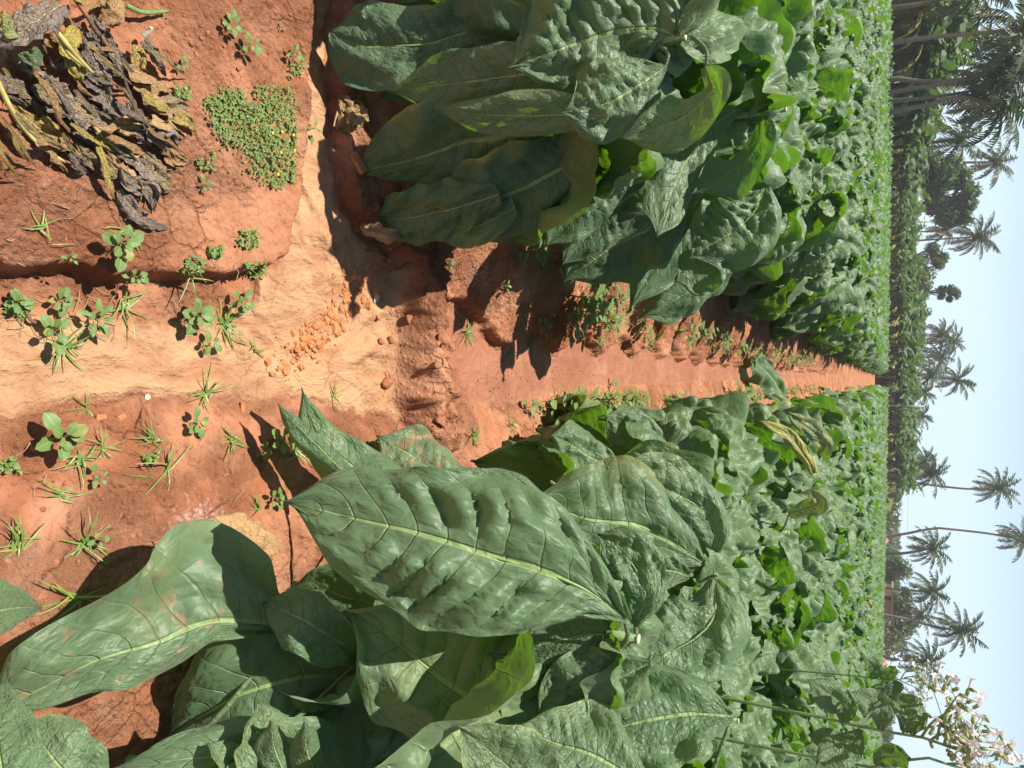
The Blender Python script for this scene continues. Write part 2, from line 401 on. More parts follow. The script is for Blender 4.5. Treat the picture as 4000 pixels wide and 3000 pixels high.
def terrain(X, Y, full=False):
    X = np.asarray(X, float); Y = np.asarray(Y, float)
    wob = fbm(X * 9, Y * 9, 5, 3) * .022 + fbm(X * 34, Y * 34, 8, 2) * .008
    dl = sdf(BANK_L, X, Y) + wob * .7
    dp = sdf(PLOT_L, X, Y) + wob * 1.3 + np.where(Y > 2.3, .035 * np.sin(Y * 2 * PI / .62 + 1.2), 0) * 1.5 + np.where(Y > 2.3, .02 * fbm(X, Y * 4, 77, 2), 0)
    dr = sdf(PLOT_R, X, Y) + wob * 1.2
    h = .080 * ss(.004, -.024, dl) + .02 * ss(-.02, -.5, dl)
    # left plot: small undercut bank, then the ridge the plants stand on
    mound = .022 * np.sin(Y * 2 * PI / .62 + .4)
    far = ss(9, 14, Y)
    hp = .060 * ss(.006, -.02, dp) + (.125 + mound * (1 - far)) * ss(-.01, -.34, dp)
    hr = .03 * ss(.01, -.06, dr) + .095 * ss(0, -.42, dr)
    h = h + hp + hr
    # mud bund that closes the furrow
    d1, t1 = seg_d((-.52, 2.17), (-.28, 2.17), X, Y); d2, t2 = seg_d((-.28, 2.17), (.24, 2.27), X, Y)
    lump = fbm(X * 11, Y * 11, 21, 3)
    db = np.minimum(d1, d2) + lump * .05
    bund = 1 - ss(.045, .135, db)
    crackd, _ = seg_d((-.47, 2.0), (-.36, 2.03), X, Y)
    h = np.maximum(h, 0) + bund * (.125 + .055 * fbm(X * 13, Y * 13, 31, 3)) * (1 - .75 * ss(.03, -.05, dp)) * (1 - .6 * ss(.02, -.1, dr))
    # pale fan of sediment before the bund
    fan = (1 - ss(.0, .22, np.hypot((X + .12) * 1.0, (Y - 1.93) * .9) - .05)) * (Y < 2.2)
    h = h + fan * .018
    outp = np.minimum(np.minimum(dl, dp), dr)             # distance from the banks, positive on the channel floor
    floor_near = ss(-.01, .05, outp) * (1 - ss(2.1, 2.2, Y)) * (1 - bund)
    floor_far = ss(-.005, .035, outp) * ss(2.28, 2.4, Y) * (1 - bund)
    rough = 1 - .78 * floor_near - .85 * floor_far
    n = .016 * fbm(X * 5, Y * 5, 1, 4) * (1 - .6 * floor_far) + (.0075 * fbm(X * 24, Y * 24, 2, 4, .6) + .0045 * fbm(X * 85, Y * 85, 3, 3, .6)) * rough * (1 + .9 * bund + .5 * ss(0, -.05, dp) * (Y < 6))
    # clods pressed out of the banks
    cl = np.maximum(0, vn(X * 42, Y * 42, 12) - .35) * .024 * np.maximum(rough, .85 * (Y > 2.3)) * (ss(.02, -.03, dp) * (Y < 9) * .9 + .5 * floor_far * (Y < 9) + bund * 1.4 + ss(.02, -.03, dl) * .25 + ss(.02, -.03, dr) * .4)
    # water-laid ripples and old footprints on the sand
    rip = .0035 * fbm(X * 20 + fbm(X * 3, Y * 3, 9, 2) * 3, Y * 7, 14, 3) * floor_near
    sc1 = np.abs(fbm(X * 11 + .6 * fbm(X * 5, Y * 5, 41, 2), Y * 6.5, 42, 2)); rip = rip - .0075 * (1 - ss(0, .16, sc1)) * floor_near * ss(-.15, .25, fbm(X * 3, Y * 3, 43, 2))
    for fx, fy, fa, fl_ in ((-.40, 1.66, .9, .12), (-.52, 1.61, .7, .11), (-.16, 1.98, 1.9, .13), (-.02, 1.93, 1.7, .12), (-.10, 1.35, .2, .12)):
        ca_, sa_ = math.cos(fa), math.sin(fa); ux = ((X - fx) * ca_ + (Y - fy) * sa_) / fl_; uy = ((Y - fy) * ca_ - (X - fx) * sa_) / (fl_ * .42)
        q_ = np.hypot(ux, uy) + .18 * fbm(X * 30, Y * 30, 51, 2); rip = rip + (-.011 * (1 - ss(.55, .95, q_)) + .006 * np.exp(-((q_ - 1.12) / .16) ** 2)) * floor_near
    h = h + n + cl + rip
    if not full: return h
    brown = 1 - .9 * (1 - ss(.02, .17, dl + .0)) * (X > -.4) * (Y < 1.45)
    sand = floor_near * brown * (1 - ss(1.95, 2.15, Y + .25 * X)) * .95
    sand = np.maximum(sand, fan * .9 * (dr > 0.02))
    sand = np.maximum(sand, .55 * floor_near * (Y > 1.5))
    wet = floor_far * (.66 * (1 - ss(14, 24, Y)))
    wet = np.maximum(wet, (1 - ss(.05, .16, np.hypot((X - FUR_C[0]) * 1.1, (Y - FUR_C[1]) * .45))) * floor_far * 1.1)
    crust = np.zeros_like(X)
    for (px, py, r, a) in ((760, 2080, .13, .75), (640, 2160, .10, .6), (560, 2010, .10, .35), (60, 560, .06, .5), (300, 650, .09, .45), (720, 740, .12, .35), (1860, 1080, .12, .62), (2030, 1130, .10, .6), (2130, 1190, .12, .55), (2380, 1180, .16, .6), (1960, 1800, .12, .7), (2080, 1770, .12, .6), (2480, 1150, .2, .5), (820, 60, .08, .4)):
        g = G(px, py, .08); crust = np.maximum(crust, a * np.exp(-((X - g[0]) ** 2 + (Y - g[1]) ** 2) / (r * r)))
    sand = np.maximum(sand, ss(5.5, 8, Y) * ss(-.06, .03, outp) * .15)
    return h, np.stack([sand, wet, crust], -1)
def grid_axis(a, b, d, growth, lo, hi):
    x = list(np.arange(a, b, d)); s = d
    while x[-1] < hi: s *= growth; x.append(x[-1] + s)
    s = d
    while x[0] > lo: s *= growth; x.insert(0, x[0] - s)
    return np.array(x)
gx = grid_axis(-1.35, 1.5, .0085, 1.09, -1500, 1500)
gy = grid_axis(.62, 3.2, .0075, 1.022, -60, 3000)
GX, GY = np.meshgrid(gx, gy, indexing='ij')
hz, soilc = terrain(GX, GY, True)
far_k = ss(14, 30, np.hypot(GX, GY)); hz = hz * (1 - far_k) + .14 * far_k
nx, ny = GX.shape
ii, jj = np.meshgrid(np.arange(nx - 1), np.arange(ny - 1), indexing='ij')
b_ = MB(); b_.add(np.stack([GX, GY, hz], -1), np.stack([ii * ny + jj, (ii + 1) * ny + jj, (ii + 1) * ny + jj + 1, ii * ny + jj + 1], -1))
gm = b_.mesh('ground', M_SOIL)
a_ = gm.attributes.new('soil', 'FLOAT_VECTOR', 'POINT'); a_.data.foreach_set('vector', soilc.astype(np.float32).ravel())
tag(link('ground', gm), kind='structure')
def hgt(x, y): return float(terrain(np.array([x]), np.array([y]))[0])
def ground_at(px, py):
    z = 0.05
    for _ in range(6):
        g = G(px, py, z); z = hgt(g[0], g[1])
    return np.array([g[0], g[1], z])
# ------------------------------------------------------------------ tobacco
def blade(mb, C, S, N, wl, wr, nv, fold=.15, curl=.3, rip=.05, frill=.05, seed=0, tint=.5, yel=0.0, dirt=0.0, nveins=NV, bumpy=.03, ragged=0.0, drape=.15):
    """a leaf blade on spine C with side S, normal N; wl / wr half widths towards +S / -S"""
    rg = np.random.RandomState(seed); n = len(C)
    v = np.linspace(-1, 1, 2 * nv + 1); av = np.abs(v); u = np.linspace(0, 1, n)
    U, V = np.meshgrid(u, v, indexing='ij'); AV = np.abs(V)
    W = np.where(V > 0, np.asarray(wl)[:, None], np.asarray(wr)[:, None])
    if ragged: W = W * (1 - ragged * AV * (.5 + .5 * vn(U * 22 + seed, V * 2, seed)) )
    fl = np.broadcast_to(np.asarray(fold, float), (2,)) if np.ndim(fold) else np.array([fold, fold])
    cl = np.broadcast_to(np.asarray(curl, float), (2,)) if np.ndim(curl) else np.array([curl, curl])
    W = W * (1 + .09 * fbm(U * 6 + seed, np.sign(V) * 3, seed + 11, 2) * np.minimum(1, AV * 2)) * np.clip((1 - U) / .15, 0, 1) ** .5
    # bend across the blade
    ps, pn = np.zeros_like(U), np.zeros_like(U)
    k1, k2 = rg.uniform(0, 6.28, 2)
    for sgn, f_, c_ in ((1, fl[0], cl[0]), (-1, fl[1], cl[1])):
        idx = range(nv + 1, 2 * nv + 1) if sgn > 0 else range(nv - 1, -1, -1)
        for j in idx:
            p = j - sgn; a = abs(v[j]) - .5 / nv
            ang = f_ - c_ * a ** 1.6 * (1 + .35 * np.sin(u * 5 + k1 + sgn))
            ps[:, j] = ps[:, p] + sgn * np.cos(ang) / nv; pn[:, j] = pn[:, p] + np.sin(ang) / nv
    ph = U * nveins - AV ** 1.15 * KV + .45 * fbm(U * 4 + seed, V * 1.5, seed + 3, 2)
    ridge = (np.abs(np.sin(PI * ph)) ** .75 - .5) * np.clip(.75 + 1.3 * fbm(U * 3.5 + seed * 1.7, V * 2.2 - seed, seed + 5, 2), .05, 1.7)
    bell = np.sin(PI * np.clip(AV * 1.05, 0, 1)) ** .7
    off = rip * ridge * bell * (1 - .35 * U)
    off = off + frill * AV ** 2.5 * np.sin(2 * PI * (U * rg.uniform(3, 5) + V * .3) + k2 * V)
    p1, p2, p3 = rg.uniform(0, 6.28, 3)
    off = off + drape * (np.sin(2 * PI * (1.3 * U + .7 * V) + p1) * .6 + np.sin(2 * PI * (2.1 * U - .9 * V) + p2) * .4) * np.minimum(1, AV * 2.2) + .55 * drape * AV ** 2 * np.sin(2 * PI * 3.3 * U + p3 + np.sign(V))
    off = off + bumpy * fbm(U * 9 + seed * 3.1, V * 4.5 + seed, seed, 3) * 1.6
    pts = C[:, None] + S[:, None] * (ps * W)[..., None] + N[:, None] * ((pn + off) * np.maximum(W, .3 * W.max()))[..., None]
    m = 2 * nv + 1
    i, j = np.meshgrid(np.arange(n - 1), np.arange(m - 1), indexing='ij')
    q = np.stack([i * m + j, i * m + j + 1, (i + 1) * m + j + 1, (i + 1) * m + j], -1)
    mb.add(pts, q, None, np.stack([U, V, ph], -1).reshape(-1, 3),
           np.stack([np.full_like(U, tint), np.full_like(U, 1.) * yel, np.full_like(U, 1.) * dirt], -1).reshape(-1, 3))
    return mb
def width_profile(u): 
    w_ = (u + .015) ** .62 * (1 - u) ** .8
    w_ = w_ / (.41 ** .62 * .6 ** .8)
    return np.maximum(w_, .10 * (1 - u) ** .5)
def droop_leaf(mb, base, az, L, W, e0, droop, seed=0, nu=16, nv=5, twist=0.0, pw=1.0, midrib=True, sway=0.0, **kw):
    """a leaf that leaves the stem at elevation e0 and arcs over by droop (radians)"""
    u = np.linspace(0, 1, nu)
    el = e0 - droop * u ** pw
    a2 = az + sway * u
    d = np.stack([np.cos(a2) * np.cos(el), np.sin(a2) * np.cos(el), np.sin(el)], 1)
    C = np.asarray(base) + np.concatenate([np.zeros((1, 3)), np.cumsum((d[1:] + d[:-1]) / 2 * (L / (nu - 1)), axis=0)])
    T = norm(d); side = norm(np.stack([-np.sin(a2), np.cos(a2), 0 * a2], 1))
    N = np.cross(T, side); 
    tw = twist * u
    S = side * np.cos(tw)[:, None] + N * np.sin(tw)[:, None]; N = norm(np.cross(T, S))
    wp = width_profile(u) * W
    blade(mb, C, -S if False else S, N, wp, wp, nv, seed=seed, **kw)
    if midrib:
        k = max(3, int(nu * .8))
        tube(mb, C[:k] - N[:k] * .003, np.linspace(.0050, .0010, k) * (L / .55), 5, False, c=[.9, .35, 0])
        mb.l[-1][:, 1] = 0; mb.l[-1][:, 0] *= .8
    return mb
def plant_leaves(seed, h=1.0, n=14, lod=0, azs=None, yellow=0.0):
    """leaf builders of one topped tobacco plant: list of MB in plant space and the stem points"""
    rg = random.Random(seed)
    lean = (rg.uniform(-.05, .05), rg.uniform(-.05, .05))
    out = []; az = rg.uniform(0, 6.28)
    nu, nv, mr = {0: (58, 9, True), 1: (38, 5, False), 2: (8, 3, False), 3: (5, 1, False)}[lod]
    for i in range(n):
        k = i / (n - 1)
        az += 2.4 + rg.uniform(-.35, .35)
        a = az if azs is None else azs[i % len(azs)] + rg.uniform(-.3, .3)
        z = h * (.22 + .76 * k ** .9)
        L = (.80 - .28 * k ** 1.6) * rg.uniform(.88, 1.12)
        W = L * rg.uniform(.225, .285)
        e0 = R(rg.uniform(18, 42) + 22 * k)
        dr = R(rg.uniform(112, 150) + 16 * k)
        m = MB()
        y = 0.0
        if k < .3 and rg.random() < .25 + yellow: y = rg.uniform(.3, .7)
        if yellow and rg.random() < yellow: y = rg.uniform(.4, .95)
        droop_leaf(m, (lean[0] * k, lean[1] * k, z), a, L, W, e0, dr, seed=rg.randrange(9999), nu=nu, nv=nv, pw=rg.uniform(.65, .95), midrib=mr,
                   twist=rg.uniform(-.7, .7), sway=rg.uniform(-.5, .5), fold=rg.uniform(.1, .9), curl=rg.uniform(.4, 1.9), rip=rg.uniform(.16, .34) if lod < 2 else .0, frill=rg.uniform(.08, .22), drape=rg.uniform(.15, .40) * (1 if lod < 2 else 1.4),
                   bumpy=.11 if lod < 2 else .30, tint=rg.random(), yel=y, dirt=(.3 if k < .15 else 0))
        out.append(m)
    for i in range(3 if lod < 3 else 0):       # small crumpled leaves round the cut top
        m = MB(); a = rg.uniform(0, 6.28)
        droop_leaf(m, (lean[0], lean[1], h * .97), a, rg.uniform(.16, .26), rg.uniform(.05, .08), R(rg.uniform(40, 70)), R(rg.uniform(70, 130)), seed=rg.randrange(9999), nu=max(5, nu // 2), nv=max(1, nv // 2), midrib=False,
                   twist=rg.uniform(-.8, .8), fold=.4, curl=.8, rip=.12 if lod < 2 else 0, frill=.22, bumpy=.14, tint=rg.uniform(.6, 1.3))
        out.append(m)
    st = np.array([[0, 0, -.06], [lean[0] * .3, lean[1] * .3, h * .4], [lean[0] * .8, lean[1] * .8, h * .8], [lean[0] * 1.0, lean[1] * 1.0, h * (1.0 if seed % 3 else 1.05)]])
    return out, st
def stem_obj(st, parent, seg=8, cut=True):
    m = MB(); tube(m, spline(st, 9), np.linspace(.016, .011, 9), seg)
    s = m.build('stalk', M_STALK, parent)
    if cut:
        c = MB(); a = np.asarray(st[-1]); tube(c, [a, a + [0, 0, .004]], .0115, 8)
        c.build('cut_stalk_end', M_CUT, s)
    return s
def hero(plant, pts, Y0=0, Y1=0, tilt=0.0, tilt1=None, N0=None, mix=.0, nu=44, nv=13, sag=0.0, Z=None, ws=1.18, name='leaf', mat=None, label=None, thick=True, **kw):
    """a leaf whose spine runs through photo points (px, py, wl, wr): depth goes from Y0 to Y1 metres ahead; half widths in photo pixels"""
    pts = np.asarray(pts, float); k = len(pts)
    d = np.concatenate([[0], np.cumsum(np.hypot(np.diff(pts[:, 0]), np.diff(pts[:, 1])))]); d /= d[-1]
    Yv = Y0 + (Y1 - Y0) * d - sag * np.sin(PI * d)
    rows = []
    for (px, py, wl, wr), Y, q in zip(pts, Yv, d):
        p = P(px, py, Y) if Z is None else G(px, py, Z[0] + (Z[1] - Z[0]) * q + (Z[2] if len(Z) > 2 else 0) * math.sin(PI * q)); s = depth_of(p) / F * ws
        rows.append([*p, wl * s, wr * s])
    sp = spline(rows, nu); C = sp[:, :3]
    T = norm(np.gradient(C, axis=0)); u = np.linspace(0, 1, nu)
    V = norm(np.array([0, 0, H]) - C) if N0 is None else np.tile(norm(N0), (nu, 1))
    if mix: V = norm(V * (1 - mix) + np.array([0, 0, 1.0]) * mix)
    N = norm(V - T * (V * T).sum(1, keepdims=True))
    t1 = tilt if tilt1 is None else tilt1
    a = R(tilt) + (R(t1) - R(tilt)) * u
    S = np.cross(T, N)
    N = N * np.cos(a)[:, None] + S * np.sin(a)[:, None]; S = norm(np.cross(T, N))
    g = 1 / np.maximum(.5, np.cos(a))
    kw.setdefault('tint', .5)
    m = MB()
    C0 = np.array(plant.location)
    blade(m, C - C0, S, N, np.maximum(sp[:, 3], .0012) * g, np.maximum(sp[:, 4], .0012) * g, nv, **kw)
    b0 = C[0] - C0; hd = math.hypot(b0[0], b0[1])
    if .05 < hd < .45 and plant.name.startswith('tobacco'):
        a0 = np.array([0, 0, max(.08, b0[2] - .4 * hd)]); tube(m, spline([a0, (a0 + b0) / 2 + [0, 0, .02], b0 - N[0] * .002], 7), np.linspace(.008, .0042, 7), 6, False, c=[.9, .3, 0]); m.l[-1][:, 1] = .3; m.l[-1][:, 2] = .5
    if thick:
        e = int(nu * .85)
        tube(m, (C - C0 - N * .0025)[:e], np.linspace(.0040, .0008, e), 6, False, c=[.9, .3, 0]); m.l[-1][:, 1] = 0
    o = m.build(name, mat or M_LEAF, plant)
    if label: o['label'] = label
    return o
def hero_plant(x, y, label, seed, h=1.0, azs=None, n=10, skip=(), lod=0, group=None, cut=True):
    p = empty('tobacco_plant', (x, y, hgt(x, y)), label, 'tobacco plant', group)
    lv, st = plant_leaves(seed, h, n, lod, azs)
    stem_obj(st, p, cut=cut)
    for i, m in enumerate(lv):
        if i in skip: continue
        m.build('leaf', M_LEAF, p)
    return p
UP = .45
L1 = hero_plant(-.93, 1.93, 'nearest tobacco plant of the left row, broad dark leaves hanging in shade over the channel', 11, .90, azs=[2.2, 1.2, 2.9, .7, 1.8], n=11)
L2 = hero_plant(-1.0, 2.78, 'second tobacco plant of the left row, with a long pale leaf hanging towards the furrow', 12, 1.0, azs=[2.4, 3.6, 1.4, 2.9, 4.4, .9], n=11)
L3 = hero_plant(-.96, 3.55, 'third tobacco plant along the left row, tall with dark hanging leaves above the bare ridge', 13, 1.0, azs=[2.4, 3.6, 1.4, 2.9, 4.4, 1.9], n=14)
R1 = hero_plant(.60, 1.47, 'tobacco plant bearing the biggest broad ribbed leaf, over the bare soil', 21, .95, azs=[.6, -.5, 1.3, 0, 2.0, -.9], n=10)
R2 = hero_plant(.56, 2.06, 'tobacco plant just behind the biggest ribbed leaf, its cut stalk showing at the top', 22, 1.0, azs=[.6, -.5, 1.3, 0, 2.2, -1], n=11)
R0 = hero_plant(1.08, 1.50, 'tobacco plant right of the biggest leaf, with a flat light green pointed leaf', 23, .88, azs=[.6, -.5, 1.3, 0], n=8)
RN = hero_plant(.86, .98, 'low tobacco plant at the right foreground, its glossy leaves spattered with mud', 24, .32, azs=[-.2, .5, -.8], n=3, cut=False)
# right row, front to back
hero(R1, [(2440, 2420, 25, 25), (2290, 2306, 110, 150), (2094, 2222, 250, 235), (1906, 2169, 270, 265), (1689, 2100, 235, 290), (1400, 2028, 200, 235), (1230, 1985, 150, 150), (1121, 1966, 0, 0)], 1.42, 1.06, tilt=4, tilt1=12, sag=.05, fold=(.30, .05), curl=(.75, 1.35), rip=.24, frill=.05, bumpy=.07, drape=.13, seed=3, tint=.55, dirt=.12, nu=64, nv=18, label='broad ribbed leaf with a pale yellow-green midrib')
hero(R0, [(2120, 2960, 30, 30), (1986, 2842, 150, 110), (1870, 2755, 260, 170), (1704, 2639, 290, 235), (1560, 2520, 190, 190), (1472, 2451, 110, 120), (1349, 2380, 0, 0)], 1.44, 1.16, tilt=-8, fold=(.2, .2), curl=(.35, .5), rip=.13, frill=.03, bumpy=.05, seed=4, tint=.75, nu=56, nv=16, label='flat light green leaf with straight side veins')
hero(R0, [(2260, 3160, 60, 40), (2080, 3080, 150, 90), (1970, 2986, 150, 110), (1870, 2900, 85, 80), (1788, 2832, 0, 0)], 1.22, 1.10, tilt=-15, fold=.25, curl=.4, rip=.08, frill=.03, bumpy=.04, seed=5, tint=.95, nu=40, nv=12)
hero(R0, [(2500, 3060, 40, 40), (2330, 2960, 170, 120), (2160, 2900, 120, 100), (2010, 2830, 0, 0)], 1.34, 1.24, tilt=20, fold=.25, curl=.6, rip=.12, frill=.08, seed=51, tint=.9)
hero(R1, [(2390, 2480, 20, 20), (2300, 2480, 70, 60), (2150, 2510, 95, 75), (2020, 2540, 60, 40), (1900, 2560, 0, 0)], 1.47, 1.36, N0=(-.1, -.8, -.55), fold=.3, curl=.6, rip=.08, seed=6, tint=.3, label='small bright green leaf lit from behind')
hero(R2, [(2740, 2195, 20, 20), (2594, 2104, 140, 130), (2485, 2053, 205, 165), (2304, 2030, 215, 150), (2180, 1985, 130, 90), (2080, 1940, 0, 0)], 2.0, 1.62, tilt=5, fold=(.35, .1), curl=(.8, .9), rip=.13, bumpy=.06, seed=7, tint=.5, nu=52, nv=14)
hero(R2, [(2775, 2175, 15, 15), (2795, 2090, 50, 60), (2740, 1990, 90, 105), (2620, 1920, 120, 110), (2500, 1860, 90, 80), (2390, 1815, 0, 0)], 2.05, 1.85, tilt=8, fold=.3, curl=.9, rip=.15, bumpy=.08, seed=8, tint=.7, nu=44)
hero(R2, [(2790, 2260, 15, 15), (2790, 2400, 130, 140), (2720, 2490, 150, 150), (2600, 2560, 120, 120), (2500, 2640, 0, 0)], 1.96, 1.72, tilt=-5, fold=.1, curl=.5, rip=.14, bumpy=.08, seed=9, tint=.6, nu=44)
hero(R1, [(2480, 2440, 15, 15), (2520, 2330, 70, 90), (2480, 2220, 105, 100), (2400, 2130, 80, 90), (2330, 2080, 0, 0)], 1.5, 1.46, tilt=0, fold=.3, curl=.9, rip=.15, bumpy=.1, seed=10, tint=.6)
hero(R2, [(2690, 2250, 15, 15), (2600, 2230, 80, 60), (2480, 2250, 105, 85), (2370, 2240, 80, 60), (2290, 2190, 0, 0)], 1.9, 1.72, tilt=0, fold=.4, curl=.8, rip=.15, bumpy=.1, seed=61, tint=.5)
hero(R1, [(2540, 2590, 15, 15), (2420, 2650, 110, 90), (2290, 2720, 150, 110), (2180, 2790, 100, 80), (2090, 2850, 0, 0)], 1.46, 1.36, tilt=-10, fold=.3, curl=.8, rip=.16, bumpy=.1, seed=62, tint=.5, nu=44)
hero(R0, [(2860, 2800, 15, 15), (2700, 2790, 140, 120), (2520, 2820, 190, 150), (2390, 2850, 120, 110), (2270, 2880, 0, 0)], 1.62, 1.42, tilt=10, fold=.3, curl=.8, rip=.10, bumpy=.07, seed=63, tint=.35, nu=44)
# low right foreground
hero(RN, [(1120, 2450, 30, 20), (1000, 2435, 180, 45), (820, 2435, 330, 75), (615, 2512, 280, 130), (376, 2581, 180, 120), (145, 2700, 170, 80), (-120, 2830, 0, 0)], Z=(.38, .17, .02), mix=.5, tilt=0, fold=(.15, -.05), curl=(.15, .45), rip=.12, frill=.10, bumpy=.06, drape=.22, seed=13, tint=.75, dirt=.36, nu=60, nv=16, label='long glossy green leaf spattered with red mud')
hero(RN, [(1420, 2700, 20, 20), (1300, 2640, 120, 100), (1120, 2660, 230, 160), (930, 2720, 240, 180), (780, 2800, 150, 140), (650, 2880, 0, 0)], Z=(.45, .16, .06), tilt=-12, fold=.3, curl=.9, rip=.09, bumpy=.06, seed=14, tint=.2, nu=44)
hero(RN, [(1400, 2590, 15, 15), (1340, 2520, 90, 80), (1230, 2450, 130, 110), (1120, 2390, 95, 90), (1010, 2350, 0, 0)], Z=(.50, .36, .08), tilt=15, fold=.1, curl=1.0, rip=.07, bumpy=.05, seed=15, tint=.35)
hero(RN, [(1420, 3120, 30, 30), (1250, 3010, 120, 110), (1050, 2960, 130, 120), (800, 2960, 110, 100), (560, 2990, 50, 40), (400, 3010, 0, 0)], Z=(.52, .30, .05), tilt=20, fold=.4, curl=.8, rip=.06, frill=.1, bumpy=.05, seed=16, tint=.6)
hero(RN, [(1180, 3150, 20, 20), (1120, 3040, 55, 60), (1075, 2930, 60, 60), (1060, 2825, 8, 8)], 1.02, .98, ws=1.7, fold=-.3, curl=1.7, rip=.03, frill=.02, seed=17, tint=.5, name='curled_leaf')
hero(RN, [(1300, 3150, 20, 20), (1240, 3040, 55, 60), (1200, 2930, 60, 60), (1190, 2830, 8, 8)], 1.06, 1.0, ws=1.7, fold=-.3, curl=1.7, rip=.03, frill=.02, seed=18, tint=.35, name='curled_leaf')
hero(RN, [(330, 3170, 60, 60), (300, 3080, 110, 120), (220, 2980, 120, 120), (150, 2890, 100, 90), (70, 2830, 0, 0)], Z=(.30, .18, .04), mix=.3, fold=.05, curl=.3, rip=.04, bumpy=.03, seed=19, tint=1.1, dirt=.22)
hero(RN, [(20, 3200, 80, 60), (10, 3060, 130, 110), (-10, 2900, 130, 110), (-10, 2760, 90, 80), (30, 2640, 0, 0)], Z=(.40, .26, .04), fold=.05, curl=.5, rip=.04, bumpy=.03, seed=20, tint=.55)
hero(RN, [(-220, 2440, 60, 60), (-80, 2400, 110, 110), (60, 2375, 90, 80), (172, 2372, 0, 0)], Z=(.30, .17, .06), mix=.3, fold=.0, curl=.6, rip=.05, bumpy=.04, seed=25, tint=.7)
hero(R1, [(1700, 1990, 25, 25), (1500, 1900, 100, 110), (1350, 1800, 105, 110), (1250, 1690, 75, 70), (1205, 1600, 50, 40), (1180, 1515, 0, 0)], 1.62, 1.42, mix=.2, fold=.1, curl=1.9, rip=.05, bumpy=.05, seed=26, tint=.7, dirt=.3, label='dusty curled leaf touching the soil')
hero(R1, [(1420, 1900, 15, 15), (1300, 1800, 50, 60), (1190, 1690, 55, 60), (1120, 1620, 45, 40), (1082, 1575, 0, 0)], 1.46, 1.36, mix=.2, fold=-.2, curl=2.0, rip=.05, bumpy=.05, seed=27, tint=.6, dirt=.2)
hero(R2, [(1840, 1960, 30, 30), (1730, 1870, 110, 110), (1620, 1790, 130, 130), (1540, 1740, 90, 90), (1470, 1700, 0, 0)], 1.98, 1.84, mix=.7, fold=0, curl=.5, rip=.06, bumpy=.08, frill=.1, seed=28, tint=1.1, dirt=.45, yel=.25, label='yellowing leaf spotted with mud, lying on the soil')
hero(R2, [(2120, 1960, 30, 30), (2000, 1900, 60, 110), (1850, 1900, 70, 120), (1730, 1890, 50, 70), (1620, 1905, 0, 0)], 1.95, 1.7, mix=.3, fold=.2, curl=1.1, rip=.1, bumpy=.08, seed=29, tint=.6)
hero(R2, [(2420, 1830, 25, 25), (2310, 1790, 80, 80), (2220, 1730, 90, 80), (2150, 1700, 0, 0)], 2.45, 2.2, mix=.2, fold=.2, curl=1.2, rip=.1, bumpy=.1, seed=30, tint=.5)
hero(R2, [(2620, 1790, 25, 25), (2520, 1720, 70, 80), (2420, 1660, 80, 70), (2360, 1620, 0, 0)], 2.8, 2.55, mix=.2, fold=.2, curl=1.2, rip=.1, bumpy=.1, seed=31, tint=.4)
# added leaf, tinted dark for the shadowed gap at the stem foot
hero(R1, [(1760, 2430, 20, 20), (1600, 2400, 90, 80), (1430, 2350, 120, 100), (1270, 2310, 95, 80), (1120, 2300, 0, 0)], 1.5, 1.36, tilt=-30, fold=.3, curl=.8, rip=.1, bumpy=.07, seed=64, tint=.1)
# left row, front to back; low tint paints shade into the dark leaves
hero(L1, [(2300, 600, 40, 40), (2150, 680, 150, 150), (1980, 760, 170, 170), (1820, 830, 130, 130), (1700, 880, 0, 0)], 2.1, 1.98, N0=(.75, -.65, 0), fold=.2, curl=.7, rip=.1, bumpy=.06, seed=65, tint=.1)
hero(L1, [(2150, 200, 60, 60), (1950, 180, 170, 170), (1760, 230, 180, 180), (1600, 300, 150, 150), (1480, 380, 0, 0)], 1.9, 1.82, N0=(.7, -.7, 0), fold=.2, curl=.6, rip=.1, bumpy=.06, seed=66, tint=.1)
hero(L2, [(2700, 800, 40, 40), (2560, 880, 150, 150), (2400, 960, 150, 150), (2280, 1040, 100, 100), (2200, 1100, 0, 0)], 2.9, 2.8, N0=(.75, -.65, 0), fold=.2, curl=.7, rip=.1, bumpy=.06, seed=67, tint=.15)
hero(L1, [(2650, 150, 20, 15), (2560, 112, 130, 90), (2400, 125, 200, 150), (2250, 170, 200, 170), (2110, 220, 150, 110), (1985, 265, 0, 0)][::1], 1.94, 1.72, tilt=-6, fold=(.1, .35), curl=(.7, .9), rip=.17, frill=.14, bumpy=.10, seed=32, tint=.85, nu=56, nv=16, label='pale crinkled top leaf in full sun')
hero(L1, [(2600, 260, 20, 20), (2500, 330, 110, 110), (2400, 390, 140, 135), (2290, 430, 110, 110), (2190, 440, 0, 0)], 1.92, 1.76, tilt=-5, fold=.0, curl=.9, rip=.15, frill=.12, bumpy=.09, seed=33, tint=.9, nu=48, nv=14)
hero(L1, [(2260, 260, 25, 25), (2080, 285, 90, 90), (1900, 310, 110, 110), (1700, 335, 85, 95), (1510, 358, 0, 0)], 1.84, 1.74, tilt=-4, fold=.2, curl=.9, rip=.10, frill=.06, bumpy=.06, seed=34, tint=.7, nu=48, nv=14)
hero(L1, [(2370, 450, 25, 25), (2200, 450, 75, 70), (2000, 452, 80, 75), (1830, 445, 55, 55), (1680, 430, 0, 0)], 1.82, 1.72, tilt=-12, fold=.1, curl=1.3, rip=.09, frill=.08, bumpy=.06, seed=35, tint=.9, nu=48, nv=14)
